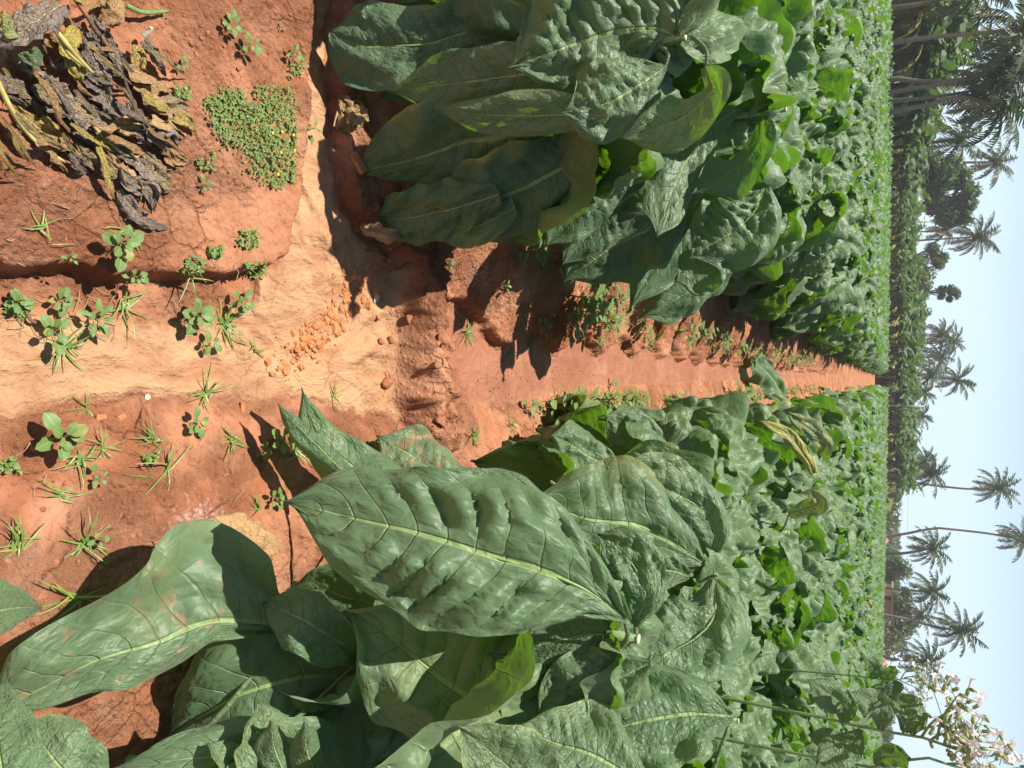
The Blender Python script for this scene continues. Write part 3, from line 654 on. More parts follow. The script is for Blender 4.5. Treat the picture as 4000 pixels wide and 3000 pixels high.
hero(L1, [(2120, 470, 40, 40), (1984, 520, 190, 215), (1803, 560, 190, 205), (1682, 603, 180, 160), (1540, 640, 120, 85), (1450, 662, 60, 45), (1382, 690, 0, 0)], 1.96, 1.82, N0=(.78, -.62, .02), fold=.15, curl=.5, rip=.11, frill=.05, bumpy=.04, seed=36, tint=.1, nu=56, nv=16, dirt=.1, label='long dark leaf pointing down at the channel')
hero(L1, [(2400, 500, 40, 40), (2360, 610, 150, 110), (2285, 740, 160, 130), (2205, 870, 120, 95), (2130, 966, 0, 0)], 2.25, 2.20, N0=(.75, -.65, -.05), fold=.2, curl=.7, rip=.14, bumpy=.04, seed=37, tint=.15, nu=48, nv=14)
hero(L1, [(1950, 760, 40, 40), (1820, 800, 90, 80), (1660, 840, 100, 100), (1540, 860, 90, 80), (1450, 850, 0, 0)], 1.98, 1.90, N0=(.6, -.75, .1), fold=.2, curl=.7, rip=.10, frill=.15, bumpy=.08, seed=38, tint=.3, dirt=.33, label='low dusty leaf with a torn edge')
hero(L1, [(2010, 810, 30, 30), (1900, 870, 60, 60), (1800, 905, 70, 60), (1710, 945, 0, 0)], 2.05, 2.0, tilt=10, fold=.3, curl=.9, rip=.1, frill=.12, bumpy=.08, seed=39, tint=.4, dirt=.2)
hero(L1, [(1900, 90, 60, 60), (1700, 165, 110, 110), (1550, 180, 125, 125), (1420, 180, 135, 140), (1330, 150, 115, 120), (1285, 120, 60, 60)], Z=(.50, .09), tilt=-4, fold=.1, curl=.5, rip=.07, bumpy=.04, seed=40, tint=.7, yel=.12, label='broad leaf with a blunt yellow-rimmed tip at the channel edge')
hero(L1, [(2300, 20, 60, 60), (2100, 40, 140, 150), (1900, 50, 170, 180), (1700, 40, 130, 140), (1530, 10, 0, 0)], 1.88, 1.78, N0=(.7, -.7, 0), fold=.2, curl=.6, rip=.10, bumpy=.04, seed=41, tint=.1, nu=48)
hero(L1, [(2755, 260, 10, 10), (2780, 350, 60, 90), (2700, 440, 85, 110), (2570, 500, 80, 90), (2420, 540, 0, 0)], 1.95, 1.86, N0=(.25, -.75, -.6), fold=.2, curl=.4, rip=.08, bumpy=.05, seed=42, tint=.6, label='bright green leaf lit through from behind')
hero(L2, [(2880, 425, 15, 15), (2775, 500, 85, 75), (2690, 615, 105, 90), (2617, 770, 95, 75), (2590, 860, 55, 50), (2562, 935, 0, 0)], 2.72, 2.5, tilt=-16, fold=.15, curl=.9, rip=.13, bumpy=.09, seed=43, tint=.85, nu=48, nv=14, label='long pale leaf hanging to a point')
hero(L2, [(2975, 440, 10, 10), (2965, 540, 60, 80), (2900, 640, 80, 110), (2800, 700, 70, 80), (2700, 760, 0, 0)], 2.75, 2.6, N0=(.25, -.75, -.6), fold=.2, curl=.5, rip=.08, bumpy=.05, seed=44, tint=.6, label='bright green leaf lit through from behind')
hero(L2, [(2900, 560, 30, 30), (2800, 680, 130, 120), (2680, 840, 160, 150), (2560, 1030, 110, 110), (2455, 1215, 0, 0)], 3.2, 3.05, N0=(.75, -.65, .05), fold=.2, curl=.8, rip=.11, bumpy=.05, seed=45, tint=.2, nu=48, nv=14)
hero(L2, [(2560, 700, 30, 30), (2440, 780, 90, 90), (2340, 870, 110, 110), (2260, 960, 70, 70), (2190, 1040, 0, 0)], 2.75, 2.68, N0=(.75, -.65, .05), fold=.2, curl=.8, rip=.11, bumpy=.05, seed=46, tint=.15)
hero(L2, [(2990, 720, 25, 25), (2950, 820, 130, 120), (2870, 900, 150, 140), (2770, 960, 110, 110), (2690, 1010, 0, 0)], 3.0, 2.9, tilt=-8, fold=.2, curl=.9, rip=.15, bumpy=.09, seed=47, tint=.7, nu=44)
hero(L2, [(2830, 1000, 25, 25), (2760, 1050, 80, 80), (2690, 1080, 80, 70), (2640, 1100, 0, 0)], 3.0, 2.9, N0=(.25, -.8, -.5), fold=.2, curl=.4, rip=.1, bumpy=.05, seed=48, tint=.6)
L3b = hero(L3, [(2860, 940, 30, 30), (2800, 1040, 80, 90), (2700, 1130, 100, 100), (2590, 1200, 70, 70), (2500, 1240, 0, 0)], 3.4, 3.2, N0=(.75, -.65, .05), fold=.2, curl=.8, rip=.1, bumpy=.05, seed=49, tint=.25)
# the leaf that reaches out over the far furrow
YP = hero_plant(.84, 4.75, 'tobacco plant in the right row with several yellowing leaves', 71, .95, n=12)
hero(YP, [(3200, 1775, 15, 15), (3225, 1740, 26, 26), (3180, 1690, 32, 30), (3110, 1640, 24, 20), (3075, 1605, 0, 0)], 4.5, 4.3, tilt=0, fold=.3, curl=.7, rip=.15, seed=80, tint=1.0, yel=.42, label='pale yellow leaf in full sun')
hero(YP, [(3180, 1850, 15, 15), (3150, 1790, 22, 22), (3080, 1700, 24, 24), (3010, 1660, 14, 14), (2960, 1640, 0, 0)], 4.4, 4.2, tilt=10, fold=.3, curl=1.2, rip=.15, seed=81, tint=.7, yel=.6, label='yellow leaf turning orange at the rim')
YQ = hero_plant(.80, 3.75, 'tobacco plant in the right row with one pale yellow leaf at the top', 72, .98, n=13)
hero(YQ, [(3080, 2010, 15, 15), (3150, 1985, 28, 28), (3200, 1965, 32, 30), (3170, 1930, 18, 18), (3120, 1925, 0, 0)], 3.55, 3.5, tilt=0, fold=.2, curl=.5, rip=.15, seed=82, tint=1.1, yel=.4, label='pale yellow cupped leaf')
# ---- the rest of the field
PROTO = {}
def variant(lod, k):
    if (lod, k) not in PROTO:
        lv, st = plant_leaves(100 + k * 7 + lod, 1.0, {0: 13, 1: 12, 2: 12, 3: 10}[lod], lod, None, .22 if k == 5 else 0.0)
        if lod <= 0:
            PROTO[lod, k] = ([m.mesh('leaf', M_LEAF) for m in lv], st)
        else:
            a = MB()
            for m in lv: a.merge(m)
            if lod == 1: tube(a, st, [.016, .015, .013, .012], 6, c=[1.2, .3, 0]); a.l[-1][:, 1] = .3
            PROTO[lod, k] = a
    return PROTO[lod, k]
rows = [-.95 - .86 * i for i in range(75)] + [.56 + .84 * i for i in range(75)]
rp = random.Random(5)
spots = []
tanx = 1500 / F
for rx in rows:
    y = .55 + rp.uniform(0, .5)
    while y < 85:
        y += .58 * rp.uniform(.88, 1.12)
        x = rx + rp.gauss(0, .05)
        if rx in (-.95, .56): x += (-.17 if rx < 0 else .24) * min(1, max(0, (y - 2.6) / 3))
        edge = 44 + max(0, min(1, (x + 25) / 40)) * 38
        if y > edge: break
        dpt = y * cf[1] + .5 * math.sin(R(28))
        if abs(x) > tanx * dpt + .75: continue
        if rx == -.95 and y < 4.0: continue
        if rx == .56 and (y < 2.5 or 3.5 < y < 4.0 or 4.5 < y < 5.0): continue
        if x > 0 and y < 1.75: continue
        if x < 0 and y < 1.95: continue
        spots.append((math.hypot(x, y - 0), x, y, rx))
spots.sort()
GRP = 'tobacco plants standing in rows across the field'
proto_obj = {}
MID = 283; PARTS = 38
for i, (dd, x, y, rx) in enumerate(spots[:MID]):
    z = hgt(x, y); rz = rp.uniform(0, 6.28); s = rp.uniform(.88, 1.08)
    nearrow = rx in (-.95, .56)
    k = rp.randrange(5)
    lab = 'leafy green tobacco plant with large drooping leaves in the dense field rows'
    if i < PARTS:
        if k not in proto_obj:
            t = empty('tobacco_plant', (x, y, z), lab, 'tobacco plant', GRP, rz, s)
            ml, st = variant(0, k)
            stem_obj(st, t)
            for me in ml: link('leaf', me, t)
            proto_obj[k] = t
        else:
            t = copy_tree(proto_obj[k]); t.location = (x, y, z); t.rotation_euler = (0, 0, rz); t.scale = (s,) * 3
    else:
        lod = 1
        key = (lod, k, 'me')
        if key not in PROTO: PROTO[key] = variant(lod, k).mesh('tobacco_plant', M_LEAF)
        t = link('tobacco_plant', PROTO[key], None, (x, y, z)); t.rotation_euler = (0, 0, rz); t.scale = (s,) * 3
        tag(t, lab, 'tobacco plant', GRP)
rest = np.array([(x, y) for _, x, y, _ in spots[MID:]])
rs = np.random.RandomState(3)
crop = MB()
for lod, lo, hi in ((2, 0, 24), (3, 24, 999)):
    d = np.hypot(rest[:, 0], rest[:, 1]); sel = rest[(d >= lo) & (d < hi)]
    which = rs.randint(0, 6, len(sel))
    which[which == 5] = np.where(rs.rand((which == 5).sum()) < .35, 5, 2)
    for k in range(6):
        pts_ = sel[which == k]
        if not len(pts_): continue
        v, q, t_, l, c = variant(lod, k).arr()
        a = rs.uniform(0, 6.28, len(pts_)); s = rs.uniform(.84, 1.08, len(pts_))
        x = (v[None, :, 0] * np.cos(a)[:, None] - v[None, :, 1] * np.sin(a)[:, None]) * s[:, None] + pts_[:, :1]
        y = (v[None, :, 0] * np.sin(a)[:, None] + v[None, :, 1] * np.cos(a)[:, None]) * s[:, None] + pts_[:, 1:]
        zz = v[None, :, 2] * s[:, None] + .15
        nvv = len(v); N_ = len(pts_)
        qq = (q[None] + (np.arange(N_) * nvv)[:, None, None]).reshape(-1, 4)
        crop.add(np.stack([x, y, zz], -1).reshape(-1, 3), qq, None, np.tile(l, (N_, 1)), np.tile(c, (N_, 1)) + np.repeat(rs.uniform(-.35, .5, N_), nvv)[:, None] * [1, 0, 0])
tag(crop.build('tobacco_crop', M_LEAF), 'mass of tobacco plants filling the far field up to the banana grove', 'tobacco crop', kind='stuff')
print('plants', len(spots), 'crop faces', sum(len(q) for q in crop.q))
# ------------------------------------------------------------------ weeds, grass, litter on the soil
def ovate(mb, base, az, L, W, e0, droop, seed, tint, prof=0, yel=0.0, nu=7, nv=2, fold=.25):
    u = np.linspace(0, 1, nu)
    el = e0 - droop * u
    d = np.stack([math.cos(az) * np.cos(el), math.sin(az) * np.cos(el), np.sin(el)], 1)
    C = np.asarray(base) + np.concatenate([np.zeros((1, 3)), np.cumsum((d[1:] + d[:-1]) / 2 * (L / (nu - 1)), axis=0)])
    T = norm(d); S = np.tile([-math.sin(az), math.cos(az), 0], (nu, 1)); N = np.cross(T, S)
    wp = (np.sin(PI * np.clip(u, .02, .985) ** (.85 if prof == 0 else .7)) ** (.6 if prof == 0 else .85)) * W
    blade(mb, C, S, N, wp, wp, nv, fold=fold, curl=.3, rip=.05, frill=.05, seed=seed, tint=tint, yel=yel, bumpy=.05)
    return C
SEED_MESH = {}
def seedling(px, py, size, label, seed, n=8, prof=0, tall=.05, group=None, mat=None, name='broadleaf_weed', at=None):
    size = size * (.62 * random.Random(seed * 3).uniform(.8, 1.25) if at is None else 1)
    g = ground_at(px, py) if at is None else np.asarray(at)
    t = empty(name, g, label, 'weed', group)
    rg = random.Random(seed); az = rg.uniform(0, 6.28)
    st = MB(); top = tall * size
    lean = (rg.uniform(-.35, .35) * top, rg.uniform(-.35, .35) * top)
    tube(st, [(0, 0, -.01), (lean[0] * .4, lean[1] * .4, top * .5), (lean[0], lean[1], top)], [.0022 * size, .0018 * size, .001 * size], 5)
    leaves = []
    for i in range(n):
        k = (i + .5) / n; az += 2.4 + rg.uniform(-.3, .3)
        b = np.array([lean[0] * k, lean[1] * k, top * (.35 + .65 * k)])
        pl = .026 * size * (1 - .55 * k) * rg.uniform(.7, 1.2); e = R(rg.uniform(15, 40) + 25 * k)
        tip = b + pl * np.array([math.cos(az) * math.cos(e), math.sin(az) * math.cos(e), math.sin(e)])
        tube(st, [b, tip], .0008 * size, 4, False)
        m = MB(); L = .042 * size * (1 - .45 * k) * rg.uniform(.8, 1.15)
        ovate(m, tip, az, L, L * (.37 if prof == 0 else .27), e * .7, R(rg.uniform(15, 60)), rg.randrange(999), rg.random(), prof, yel=.5 if rg.random() < .06 else 0)
        leaves.append(m)
    st.build('stem', M_WSTEM, t)
    for m in leaves: m.build('leaf', mat or M_WEED, t)
    return t
weeds = [
 (450, 965, 1.25, 'round-leaved weed growing at the lip of the left bank above the shadowed ledge', 9, 0),
 (505, 1075, 1.15, 'round-leaved weed rooted in the shadowed face of the left ledge', 8, 0),
 (258, 1012, .8, 'tiny four-leaved seedling alone on bare red bank soil near the ledge', 5, 1),
 (880, 100, 1.2, 'weed with one large notched leaf beside the withered heap', 8, 0),
 (945, 190, 1.1, 'weed with a big round pale leaf beside the creeping green mat', 7, 0),
 (1090, 110, .6, 'very small seedling at the edge of the channel near the top of the bank', 5, 1),
 (1130, 215, .9, 'narrow-leaved weed at the channel edge above the creeping mat', 7, 1),
 (1195, 510, 1.0, 'lone weed with drooping leaves rooted in the sandy channel', 6, 1),
 (790, 720, .7, 'small twiggy seedling on the bank below the withered heap', 6, 1),
 (700, 265, .7, 'small pale seedling beside the withered heap', 6, 1),
 (735, 1240, 1.25, 'tall weed with several pale oval leaves standing on the pale sand', 11, 0),
 (800, 1345, 1.0, 'oval-leaved weed with long shadow further out on the pale sand', 7, 0),
 (225, 1170, 1.1, 'leafy weed on the muddy foot of the left ledge', 9, 0),
 (345, 1235, 1.15, 'leafy weed beside a tuft of grass at the channel edge', 10, 1),
 (190, 1310, 1.1, 'two-leaved weed standing over a yellowish grass tuft on the sand', 7, 0),
 (60, 1180, .9, 'low spreading weed at the foot of the ledge, closest to the camera', 10, 0),
 (920, 1175, 1.2, 'pointed-leaved weed rooted where the ledge meets the sand', 9, 0),
 (205, 1695, 1.5, 'weed with six broad dark-veined oval leaves on the right sand edge', 9, 0),
 (745, 1655, 1.25, 'pale weed with oval leaves on the right edge of the sand', 9, 0),
 (360, 1855, .8, 'two-leaved pale seedling among grass on the right bank', 5, 0),
 (370, 2100, .7, 'small oval-leaved seedling inside a large grass tuft on the right bank', 5, 0),
 (1070, 1720, 1.15, 'round-leaved weed next to the curled dusty tobacco leaf', 9, 0),
 (1060, 1940, 1.2, 'round-leaved weed in the shade beside the biggest tobacco leaf', 9, 0),
 (1010, 1760, .9, 'creeping stem weed with small paired leaves near the curled tobacco leaf', 9, 0),
 (1440, 1725, .7, 'small seedling on the muddy fan before the bund', 6, 0),
 (1735, 1040, 1.0, 'bluish weed in the shade on the left ridge', 12, 1),
 (1960, 1120, 1.0, 'small upright weed in the sun on the left ridge', 8, 1),
 (2060, 975, 2.0, 'large shaded weed under the left row of tobacco', 10, 0),
 (2175, 1055, 2.1, 'large weed with a flower spike under the left row of tobacco', 11, 0),
 (2000, 1020, 1.4, 'narrow-leaved weed in the shade under the left row of tobacco', 10, 1),
 (2075, 1275, 1.5, 'grey-green weed hanging over the left edge of the furrow', 11, 0),
 (2130, 1225, 1.3, 'pale weed sprawling on the left ridge slope', 10, 1),
 (2045, 1590, 1.3, 'oval-leaved weed at the right edge of the wet furrow', 9, 0),
 (2215, 1545, 1.7, 'bright weed with pointed leaves beside the wet furrow', 11, 1),
 (2330, 1560, 1.6, 'leafy weed between the furrow and the right row', 11, 0),
 (2380, 1500, 1.4, 'low weed with oval leaves on the right side of the furrow', 10, 0),
 (2450, 1570, 1.6, 'spreading weed on the right ridge beside the tobacco', 11, 1),
 (2520, 1330, 1.5, 'weed with drooping leaves on the left furrow edge', 10, 1),
]
for i, (px, py, s_, lb, n_, pf) in enumerate(weeds): seedling(px, py, s_, lb, 300 + i, n_, pf)
rw = random.Random(77)
wm_ = []
for i in range(74):                                      # more of the same down the furrow
    yy = 3.3 + 13 * rw.random() ** 1.8
    side = rw.random() < .5
    xx = (-.26 - .2 * rw.random()) if side else (.14 + .18 * rw.random()) * (1 - yy / 40)
    if i < 5:
        wm_.append(seedling(0, 0, 1.7, 'weed sprouting along the foot of the tobacco ridges further down the furrow', 500 + i, 10, i % 2, .07, 'weeds along the far furrow', at=(xx, yy, hgt(xx, yy))))
    else:
        c = copy_tree(wm_[i % 5]); c.location = (xx, yy, hgt(xx, yy)); c.rotation_euler = (0, 0, rw.uniform(0, 6)); c.scale = (rw.uniform(.8, 1.5),) * 3
def grass(px, py, L, n, label, seed, spread=.9, yel=.0, group=None, at=None):
    rg = random.Random(seed); L = L * (.72 if at is None else 1); g = ground_at(px, py) if at is None else np.asarray(at); m = MB()
    for i in range(n):
        az = rg.uniform(0, 6.28); l_ = L * rg.uniform(.45, 1.1); e = R(rg.uniform(20, 75)) * (1.2 - spread * .5); dr = R(rg.uniform(30, 95))
        u = np.linspace(0, 1, 8); el = e - dr * u
        a2 = az + rg.uniform(-.4, .4) * u
        d = np.stack([np.cos(a2) * np.cos(el), np.sin(a2) * np.cos(el), np.sin(el)], 1)
        C = np.array([rg.gauss(0, .006), rg.gauss(0, .006), 0]) + np.concatenate([np.zeros((1, 3)), np.cumsum(d[1:] * (l_ / 7), axis=0)])
        C[:, 2] = np.maximum(C[:, 2], .003 + .002 * rg.random())
        S = np.stack([-np.sin(a2), np.cos(a2), 0 * a2], 1); N = np.cross(norm(d), S)
        wd = .0024 * (L / .1) ** .5 * (1 - u) ** .6 + .0003
        blade(m, C, S, N, wd, wd, 1, fold=.4, curl=0, rip=0, frill=0, bumpy=0, seed=i, tint=rg.random(), yel=(rg.uniform(.2, .8) if rg.random() < yel else 0))
    o = m.build('grass_tuft', M_GRASS, None, loc=g)
    return tag(o, label, 'grass', group)
GR = [(165, 880, .07, 9, 'small pale grass tuft on bare red soil below the withered heap'),
 (490, 905, .10, 9, 'few long grass blades beside the tip of the withered heap'),
 (740, 1075, .11, 10, 'sparse long-bladed grass hanging over the shadowed ledge'),
 (480, 1190, .11, 12, 'grass tuft at the muddy foot of the ledge'),
 (240, 1355, .10, 26, 'dense yellowish grass tuft casting shadow on the pale sand'),
 (870, 1265, .14, 34, 'dense bright grass tuft with long blades at the bend of the channel'),
 (990, 1360, .09, 7, 'thin grass sprig standing in the middle of the sand'),
 (800, 1535, .13, 14, 'long thin grass blades at the right sand edge'),
 (590, 1720, .08, 12, 'small grass tuft between two pale weeds on the right bank'),
 (335, 1600, .09, 6, 'single broad grass blade standing at the right sand edge'),
 (650, 1835, .15, 12, 'wide star-shaped grass tuft with broad blades on the right bank'),
 (70, 2130, .11, 16, 'star-shaped grass tuft nearest to the camera on the right bank'),
 (330, 2115, .12, 16, 'grass tuft with splayed blades next to the pale crust on the bank'),
 (240, 1940, .09, 9, 'thin grass sprig on the cracked right bank'),
 (300, 1790, .09, 18, 'tangled yellow-green grass near the broad-leaved weed'),
 (400, 1755, .09, 14, 'tangled grass strands in the middle of the right bank'),
 (900, 1720, .10, 14, 'thin curved grass beside the pale oval-leaved weed'),
 (1150, 1770, .16, 22, 'long glossy grass arching over the curled tobacco leaf'),
 (1010, 1990, .09, 10, 'short grass under the edge of the biggest tobacco leaf'),
 (300, 2330, .15, 12, 'pale flattened grass strands beside the mud-spattered leaf'),
 (1300, 1545, .09, 8, 'grass sprig lying on the pale fan of sediment'),
 (1450, 1775, .10, 10, 'grass sprig in mud beside the yellowing leaf'),
 (1825, 1300, .13, 24, 'bushy grass tuft at the corner where furrow and bund meet'),
 (1985, 1390, .12, 14, 'grass with a bent stalk at the left edge of the wet mud'),
 (2075, 1335, .14, 22, 'spiky grass tuft under the grey-green weed on the furrow edge'),
 (2300, 1335, .14, 18, 'grass tuft with reddish shade around it on the left furrow edge'),
 (1850, 1705, .12, 22, 'star-shaped grass tuft on the right side near the bund'),
 (2000, 1660, .13, 18, 'grass tuft at the wet right toe of the furrow'),
 (2110, 1700, .13, 22, 'thick grass tuft below the right row leaves'),
 (2200, 1640, .13, 20, 'grass tuft among the pointed weeds on the right of the furrow'),
 (2560, 1350, .14, 14, 'grass tuft far along the left furrow edge'),
 (2600, 1560, .16, 20, 'grass tuft far along the right furrow edge')]
for i, (px, py, L_, n_, lb) in enumerate(GR): grass(px, py, L_, n_, lb, 40 + i, yel=.18)
gm_ = []
for i in range(60):
    yy = 3.4 + 13 * rw.random() ** 1.5; xx = rw.choice([-.30 - .12 * rw.random(), .12 + .15 * rw.random()])
    if i < 4: gm_.append(grass(0, 0, .17, 18, 'grass tuft dotted along the far furrow between the tobacco rows', 90 + i, yel=.15, group='grass tufts along the far furrow', at=(xx, yy, hgt(xx, yy))))
    else:
        c = copy_tree(gm_[i % 4]); c.location = (xx, yy, hgt(xx, yy)); c.rotation_euler = (0, 0, rw.uniform(0, 6))
# creeping mats of tiny leaves
def creep(poly, n, seed, size=.0062, name='creeping_weed_mat', label='', stuff=True, dens_pow=1.0, flowers=0, single=None):
    rg = np.random.RandomState(seed); m = MB(); poly = np.asarray(poly, float)
    lo, hi = poly.min(0), poly.max(0); got = 0; org = ground_at(*poly.mean(0))
    pts = []
    while len(pts) < n:
        p = lo + (hi - lo) * rg.rand(64, 2)
        d = sdf(poly, p[:, 0], p[:, 1]); k = p[(d < 0) | (rg.rand(64) < np.exp(-np.maximum(d, 0) / 16) * .6)]
        pts += list(k)
    pts = np.array(pts[:n])
    z = np.full(n, .05)
    for _ in range(4):
        g = np.array([G(a, b, c) for (a, b), c in zip(pts, z)]); z = terrain(g[:, 0], g[:, 1])
    for (x, y, _), zz in zip(g, z):
        a0 = rg.rand() * 6.28; hh = rg.rand() * .014 + .002
        for j in range(5):
            a = a0 + j * 1.257 + rg.randn() * .2; L = size * (.7 + .7 * rg.rand()); e = .2 + rg.rand() * .7
            b = np.array([x, y, zz + hh]) - org; dx = np.array([math.cos(a) * math.cos(e), math.sin(a) * math.cos(e), math.sin(e)])
            sd_ = np.array([-math.sin(a), math.cos(a), 0]) * L * .36
            m.add([b, b + dx * L * .5 - sd_, b + dx * L, b + dx * L * .5 + sd_], [[0, 1, 2, 3]], None, None, [rg.rand(), 0, 0])
        if rg.rand() < .12:
            a = rg.rand() * 6.28; l_ = .02 + .03 * rg.rand(); b = np.array([x, y, zz + .004]) - org
            tube(m, [b, b + [math.cos(a) * l_, math.sin(a) * l_, .004]], .0007, 3, False, [.5, .8, 0])
    o = m.build(name, M_CREEP, None, loc=org)
    return tag(o, label, 'creeping weed', None, 'stuff' if stuff else None)
creep([(790, 400), (900, 355), (1000, 410), (1120, 330), (1150, 480), (1148, 690), (1070, 740), (1000, 700), (960, 590), (850, 530)], 1500, 1, .0048, label='mat of tiny-leaved creeping weed with a few yellow flowers on the left bank')
creep([(2330, 1560), (2440, 1530), (2560, 1580), (2600, 1650), (2480, 1690), (2350, 1640)], 500, 2, .011, label='pale mat of creeping weed on the right furrow side')
creep([(2080, 1590), (2200, 1560), (2320, 1580), (2300, 1650), (2150, 1660)], 300, 3, .008, label='small-leaved creeping weed at the right toe of the furrow')
for k, (px, py, r, n_, lb) in enumerate([(745, 1035, 45, 75, 'creeping weed cushion hanging over the edge of the left ledge'), (830, 985, 30, 50, 'small creeping weed on the bank, left of the ledge cushion'), (960, 935, 45, 80, 'brownish creeping weed near the channel bend'),
   (985, 1055, 40, 70, 'green creeping weed spilling down the bank at the channel bend'), (60, 1200, 50, 70, 'creeping weed at the foot of the ledge nearest the camera'), (30, 1815, 40, 40, 'creeping weed stem on the right bank nearest the camera'),
   (790, 640, 35, 30, 'thin creeping weed at the edge of the withered heap'), (700, 360, 35, 36, 'creeping weed sprig between the heap and the green mat'), (1010, 360, 30, 26, 'creeping weed sprig just above the green mat'), (580, 1785, 30, 25, 'creeping weed among grass on the right bank'), (1160, 270, 40, 40, 'creeping weed runner along the channel edge')]):
    creep([(px + r * math.cos(a), py + r * .8 * math.sin(a)) for a in np.linspace(0, 6.28, 9)[:-1]], n_, 20 + k, .0055, 'creeping_weed', lb, False)
for (px, py) in ((1047, 522), (1084, 517), (1128, 530), (1132, 590), (1080, 598), (1068, 683)):
    g = ground_at(px, py); m = MB()
    for j in range(5):
        a = j * 1.257; d = np.array([math.cos(a), math.sin(a), .25]) * .0042; s = np.array([-math.sin(a), math.cos(a), 0]) * .0018
        m.add([[0, 0, 0], d * .6 - s, d, d * .6 + s], [[0, 1, 2, 3]])
    tag(m.build('yellow_flower', M_YEL, None, loc=g + [0, 0, .018]), 'tiny yellow flower open on the creeping green mat', 'flower', 'yellow flowers on the creeping mat')
# rubble and stones
def rock(mb, c, r, seed, sq=.7):
    import bmesh
    bm = bmesh.new(); bmesh.ops.create_icosphere(bm, subdivisions=2, radius=1)
    v = np.array([x.co for x in bm.verts]); f = np.array([[q.index for q in p.verts] for p in bm.faces]); bm.free()
    rg = np.random.RandomState(seed)
    for k in range(7):                                # chip flat faces off
        n = norm(rg.randn(3)); d = rg.uniform(.42, .8); e = v @ n
        v = v - np.maximum(e - d, 0)[:, None] * n
    v = v * (1 + .12 * fbm(v[:, 0] * 2 + seed, v[:, 1] * 2 + v[:, 2] * 1.7, seed)[:, None])
    v = v * [1, rg.uniform(.65, 1), sq * rg.uniform(.7, 1.1)]
    a = rg.rand() * 6.28; M_ = np.array([[math.cos(a), -math.sin(a), 0], [math.sin(a), math.cos(a), 0], [0, 0, 1]])
    mb.add(v @ M_.T * r + c, None, f)
big = [(1520, 1015, 34), (1440, 985, 30), (1500, 1060, 30), (1465, 1040, 24), (1405, 1130, 26), (1460, 1140, 30), (1435, 1195, 30), (1330, 1210, 26), (1290, 1260, 28), (1240, 1340, 28), (1320, 1305, 26), (1225, 1365, 26), (1265, 1230, 22), (1180, 1330, 20), (1215, 1300, 22), (1115, 1440, 24), (1475, 1240, 22), (1160, 1400, 20), (1385, 1060, 22), (1420, 960, 24)]
for i, (px, py, r) in enumerate(big):
    g = ground_at(px, py); m = MB(); rr = r * .42 * depth_of(g) / F * 1.6
    rock(m, [0, 0, rr * .25], rr, i)
    tag(m.build('brick_fragment', M_BRICK, None, False, loc=g), 'angular orange brick fragment in the strip of rubble at the channel bend', 'brick fragment', 'brick fragments in the rubble strip')
m = MB(); rg = np.random.RandomState(8); o0 = ground_at(1300, 1230)
strip = [(1500, 1010), (1400, 1110), (1300, 1240), (1200, 1330), (1100, 1440)]
for i in range(560):
    k = rg.rand() * 3.999; a, b2 = strip[int(k)], strip[int(k) + 1]; f_ = k % 1
    px = a[0] + (b2[0] - a[0]) * f_ + rg.randn() * 34; py = a[1] + (b2[1] - a[1]) * f_ + rg.randn() * 34
    g = ground_at(px, py); rock(m, g - o0, (.003 + .012 * rg.rand() ** 3) * (1.3 if i % 3 else .8), 50 + i)
tag(m.build('rubble', M_BRICK, None, False, loc=o0), 'small broken brick rubble strewn along the channel bend', 'rubble', kind='stuff')
m = MB(); o0 = ground_at(1650, 1400)
for i in range(620):
    w_ = rg.randint(0, 7)
    px, py = [(rg.uniform(1480, 1720), rg.uniform(1150, 1750)), (rg.uniform(1750, 2400), rg.uniform(980, 1290)), (rg.uniform(0, 1000), rg.uniform(1750, 2250)), (rg.uniform(600, 1150), rg.uniform(20, 360)), (rg.uniform(1780, 2150), rg.uniform(1640, 1800)), (rg.uniform(1780, 2150), 1490 + 45 * rg.randn()), (rg.uniform(1950, 3000), rg.uniform(1300, 1560))][w_]
    g = ground_at(px, py); rock(m, g - o0, .003 + .006 * rg.rand() ** 3, 400 + i)
tag(m.build('soil_crumbs', M_CLOD, None, False, loc=o0), 'loose crumbs of red soil scattered over the banks and bund', 'soil crumbs', kind='stuff')
for i, (px, py, r, lb, mt, nm) in enumerate([(1710, 1330, 60, 'large pale lump of mud on the crest of the bund', M_CLOD, 'mud_clod'), (1690, 1240, 48, 'mud clod on the left end of the bund', M_CLOD, 'mud_clod'), (1600, 1330, 40, 'pale mud clod fallen on the near side of the bund', M_CLOD, 'mud_clod'),
    (1525, 1330, 34, 'small mud clod at the foot of the bund', M_CLOD, 'mud_clod'), (1650, 1500, 60, 'dark lumpy mud clod in the middle of the bund', M_CLOD, 'mud_clod'), (1620, 1640, 60, 'mud clod at the right end of the bund', M_CLOD, 'mud_clod'), (1725, 1430, 34, 'round pale mud clod at the wet side of the bund', M_CLOD, 'mud_clod'),
    (1510, 1470, 18, 'little orange stone lying on the pale sediment', M_BRICK, 'stone'), (575, 1550, 24, 'white stone on the right edge of the sandy channel', M_STONE, 'stone'), (205, 2290, 30, 'smooth reddish stone beside the mud-spattered leaf', M_CLOD, 'stone'), (165, 2330, 34, 'flat reddish stone at the tip of the lowest leaf', M_CLOD, 'stone'),
    (258, 935, 14, 'small orange pebble on the left bank', M_BRICK, 'stone'), (1465, 1165, 40, 'whitish crumbly clod among the brick rubble', M_STONE, 'stone')]):
    g = ground_at(px, py); m = MB(); rr = r * .62 * depth_of(g) / F; rock(m, [0, 0, rr * .2], rr, 900 + i, .6)
    tag(m.build(nm, mt, None, nm == 'mud_clod', loc=g), lb, 'clod' if nm == 'mud_clod' else 'stone')
